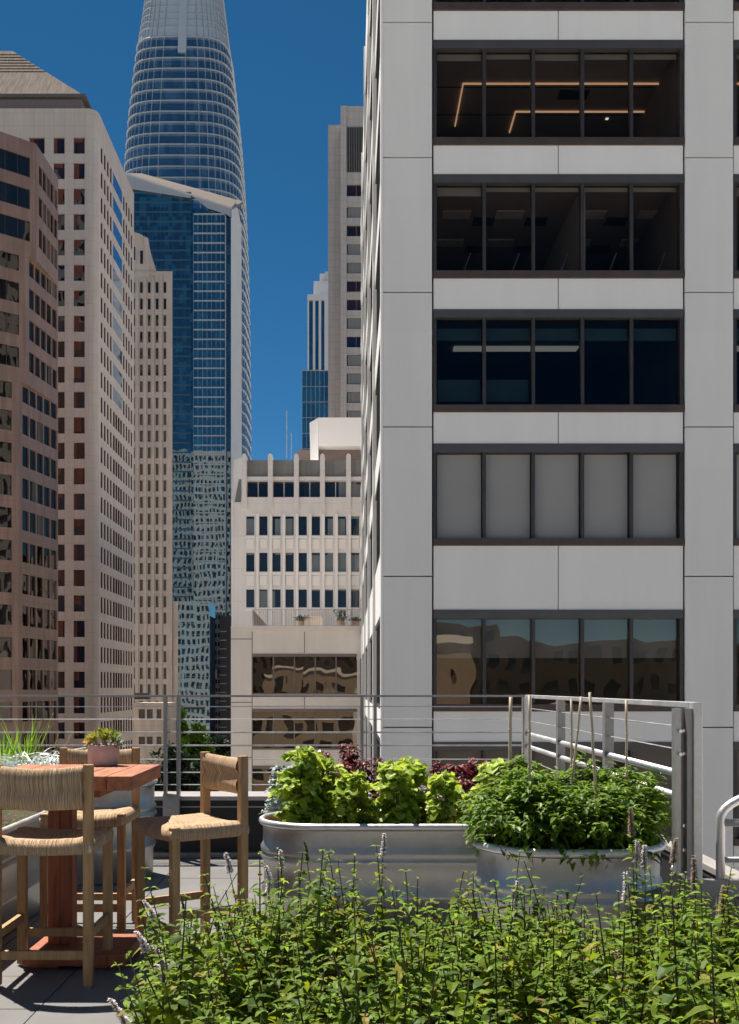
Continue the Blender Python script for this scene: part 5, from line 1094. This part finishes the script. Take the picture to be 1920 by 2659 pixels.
# mint bed in the foreground
def stalk(b, rnd, x, y, z0, h, lean, bot=.25, dens=.034, big=1.0, stemm=None, bl=None):
    bl = bl or b
    top_ = Vector((x+lean[0], y+lean[1], z0+h)); mid = Vector((x+lean[0]*.35, y+lean[1]*.35, z0+h*.5))
    r = .0023*big; b.tube([(x, y, z0), mid, top_], [r*1.3, r, r*.6], stemm or ("stem_dark" if rnd.random() < .6 else "stem_green"), 5)
    n = int(h*(1-bot)/dens); ph = rnd.uniform(0, 3.1)
    for k in range(n+1):
        f = bot+(1-bot)*k/max(1, n); p = (Vector((x, y, z0)).lerp(mid, f*2) if f < .5 else mid.lerp(top_, f*2-1)); a = ph+k*1.571+rnd.uniform(-.25, .25)
        g = (1-.68*max(0, (f-.55)/.45)); q = rnd.random()
        for s_ in (0, math.pi):
            d = Vector((math.cos(a+s_), math.sin(a+s_), rnd.uniform(-.15, .55)+.5*max(0, f-.7)))
            l = rnd.uniform(.036, .070)*g*big
            m = ("mint_brown" if q < .30 else "mint_yellow" if q < .5 else "mint_leaf") if f < .4 else ("mint_young" if f > .82 and q < .75 else "mint_dark" if q < .33 else "mint_yellow" if q > .94 else "mint_leaf")
            bl.leaf(p, d, UP, l, l*rnd.uniform(.52, .68), m, rnd.uniform(.05, .22), rnd.uniform(.15, .8))
            if rnd.random() < .4: bl.leaf(p+d*.006, d+rv(rnd, 0, .5)*.6, UP, l*.5, l*.28, "mint_young" if f > .5 else m, .25, .3)
    return top_
def inbed(x, y):
    lim = -.59 if y > 2.9 else -.59+.26*(2.9-y)/.9
    return x > lim+.05*math.sin(9*y)
rnd = random.Random(99)
mint = MB(); cnt = 0
while cnt < 780:
    y = rnd.uniform(1.9, 3.66); x = rnd.uniform(-.62, 1.35+.42*(y-1.9))
    if not inbed(x, y) or x > .42*y: continue
    h = rnd.uniform(.225, .375)+(rnd.uniform(.05, .17) if rnd.random() < .2 else 0)-.05*max(0, y-3.3)/.3
    ed = x < -.42; h *= .88+.2*math.sin(7.3*x+2.1*y)*math.sin(5.1*y-3*x+1)+.1*math.sin(17*x+9*y)
    stalk(mint, rnd, x, y, .38, h*(.8 if ed else 1), (rnd.gauss(-.015 if ed else 0, .045), rnd.gauss(0, .05)), .12, .029, rnd.uniform(.85, 1.3)); cnt += 1
struct(tag(mint.build("mint_bed", None, False), "dense bed of leafy green mint filling the bottom of the photo", "mint"), "stuff")
SP = [(585, 2215, 640, 3.6, "pale mint flower stalk leaning left in front of the lettuce tank's left end", "p"), (728, 2208, 742, 3.6, "upright white mint flower stalk left of the tank's middle", "p"), (690, 2250, 716, 3.6, "white mint flower stalk bent left beside the upright white one", "p"), (790, 2185, 830, 3.62, "grey mint flower stalk before the tank, right of the two white ones", "g"), (998, 2165, 985, 3.6, "tall white mint flower stalk before the right part of the lettuce tank", "p"), (372, 2340, 470, 3.4, "pale mint flower stalk arching left over the paving at the bed's left end", "p"), (352, 2420, 450, 3.0, "pale mint flower stalk arching low over the shadow at the left end", "p"), (400, 2458, 480, 2.95, "long pale mint flower spike beside the low arching one", "p"), (405, 2505, 470, 2.9, "short pale mint spike under the long pale one", "p"), (470, 2325, 500, 3.4, "dark green mint spike standing before the right stool's leg", "g"), (548, 2345, 585, 3.4, "grey mint spike leaning left before the right stool", "g"), (570, 2480, 610, 2.8, "large brown mint flower spike leaning left in the lower left of the bed", "b"), (1638, 2098, 1655, 3.5, "tallest mint flower stalk, brown below, before the right tank", "b"), (1655, 2185, 1652, 3.5, "white bent mint flower stalk under the tallest brown one", "p"), (1675, 2195, 1678, 3.5, "white straight mint flower stalk right of the bent one", "p"), (1757, 2178, 1725, 3.5, "brownish mint flower stalk leaning right toward the railing's end post", "b"), (1802, 2222, 1808, 3.5, "brownish mint flower stalk right of the railing's end post", "b"), (1625, 2265, 1622, 3.4, "short lilac mint spike before the right end of the tank", "p"), (1880, 2300, 1870, 3.3, "pinkish mint spike at the right photo edge", "b"), (1600, 2470, 1625, 2.7, "curved pale brown mint spike low in the right part of the bed", "b"), (1345, 2290, 1330, 3.5, "lilac mint spike left of the right tank's centre", "p"), (1475, 2310, 1478, 3.4, "grey mint spike under the centre of the right tank", "g"), (285, 2595, 400, 2.5, "pale mint flower stalk reaching over the paving at the bottom left corner", "p"), (675, 2620, 668, 2.5, "brown mint spike at the bottom, left of centre", "b"), (545, 2530, 552, 2.7, "pair of faded mint spikes in the lower left", "b")]
for i, (tx, ty, bx, d, lab, kd) in enumerate(SP):
    rn = random.Random(200+i); tp = P(tx, ty, d); x0 = X(bx, d); z0 = .36
    t = thing("mint_stalk", lab, "mint stalk", (x0, d, z0), "flowering mint stalks")
    sp = .085*rn.uniform(.8, 1.15)*(1.2 if kd == "b" else 1); dv = Vector((tp.x-x0, 0, tp.z-z0)); Ls = dv.length; base = tp-Vector((tp.x-x0, 0, (tp.z-z0)*.75)).normalized()*sp
    h = base.z-z0; stm = MB(); lvs = MB(); tpp = stalk(stm, rn, x0, d, z0, max(.1, h), (base.x-x0, 0), .25, .036, 1.0, "stem_dark", lvs)
    stm.build("stem", t, True); lvs.build("foliage", t, True)
    fm = MB(); dirn = (tp-base).normalized(); cv = Vector((rn.uniform(-.008, .008)-(.012 if tx < bx-20 else 0), rn.uniform(-.006, .006), 0))
    fm.tube([base, base.lerp(tp, .5)+cv*-.4, tp], [.0035, .004, .002], "stem_green", 5); m = {"p": "flower_pale", "b": "flower_brown", "g": "mint_dark"}[kd]
    for k in range(170):
        u = k/170; c = base.lerp(tp, u)-cv*.4*4*u*(1-u); q = rv(rn, -.3, .7); rr = .0128*(1-.45*u)*(.65 if kd == "g" else 1)
        fm.leaf(c+q*rr*.3, q, UP, rr, rr*.75, m if rn.random() < .8 else ("flower_brown" if kd == "b" else "flower_pale" if kd == "p" else "mint_leaf"), .2, .1)
    fm.build("flower_spike", t)
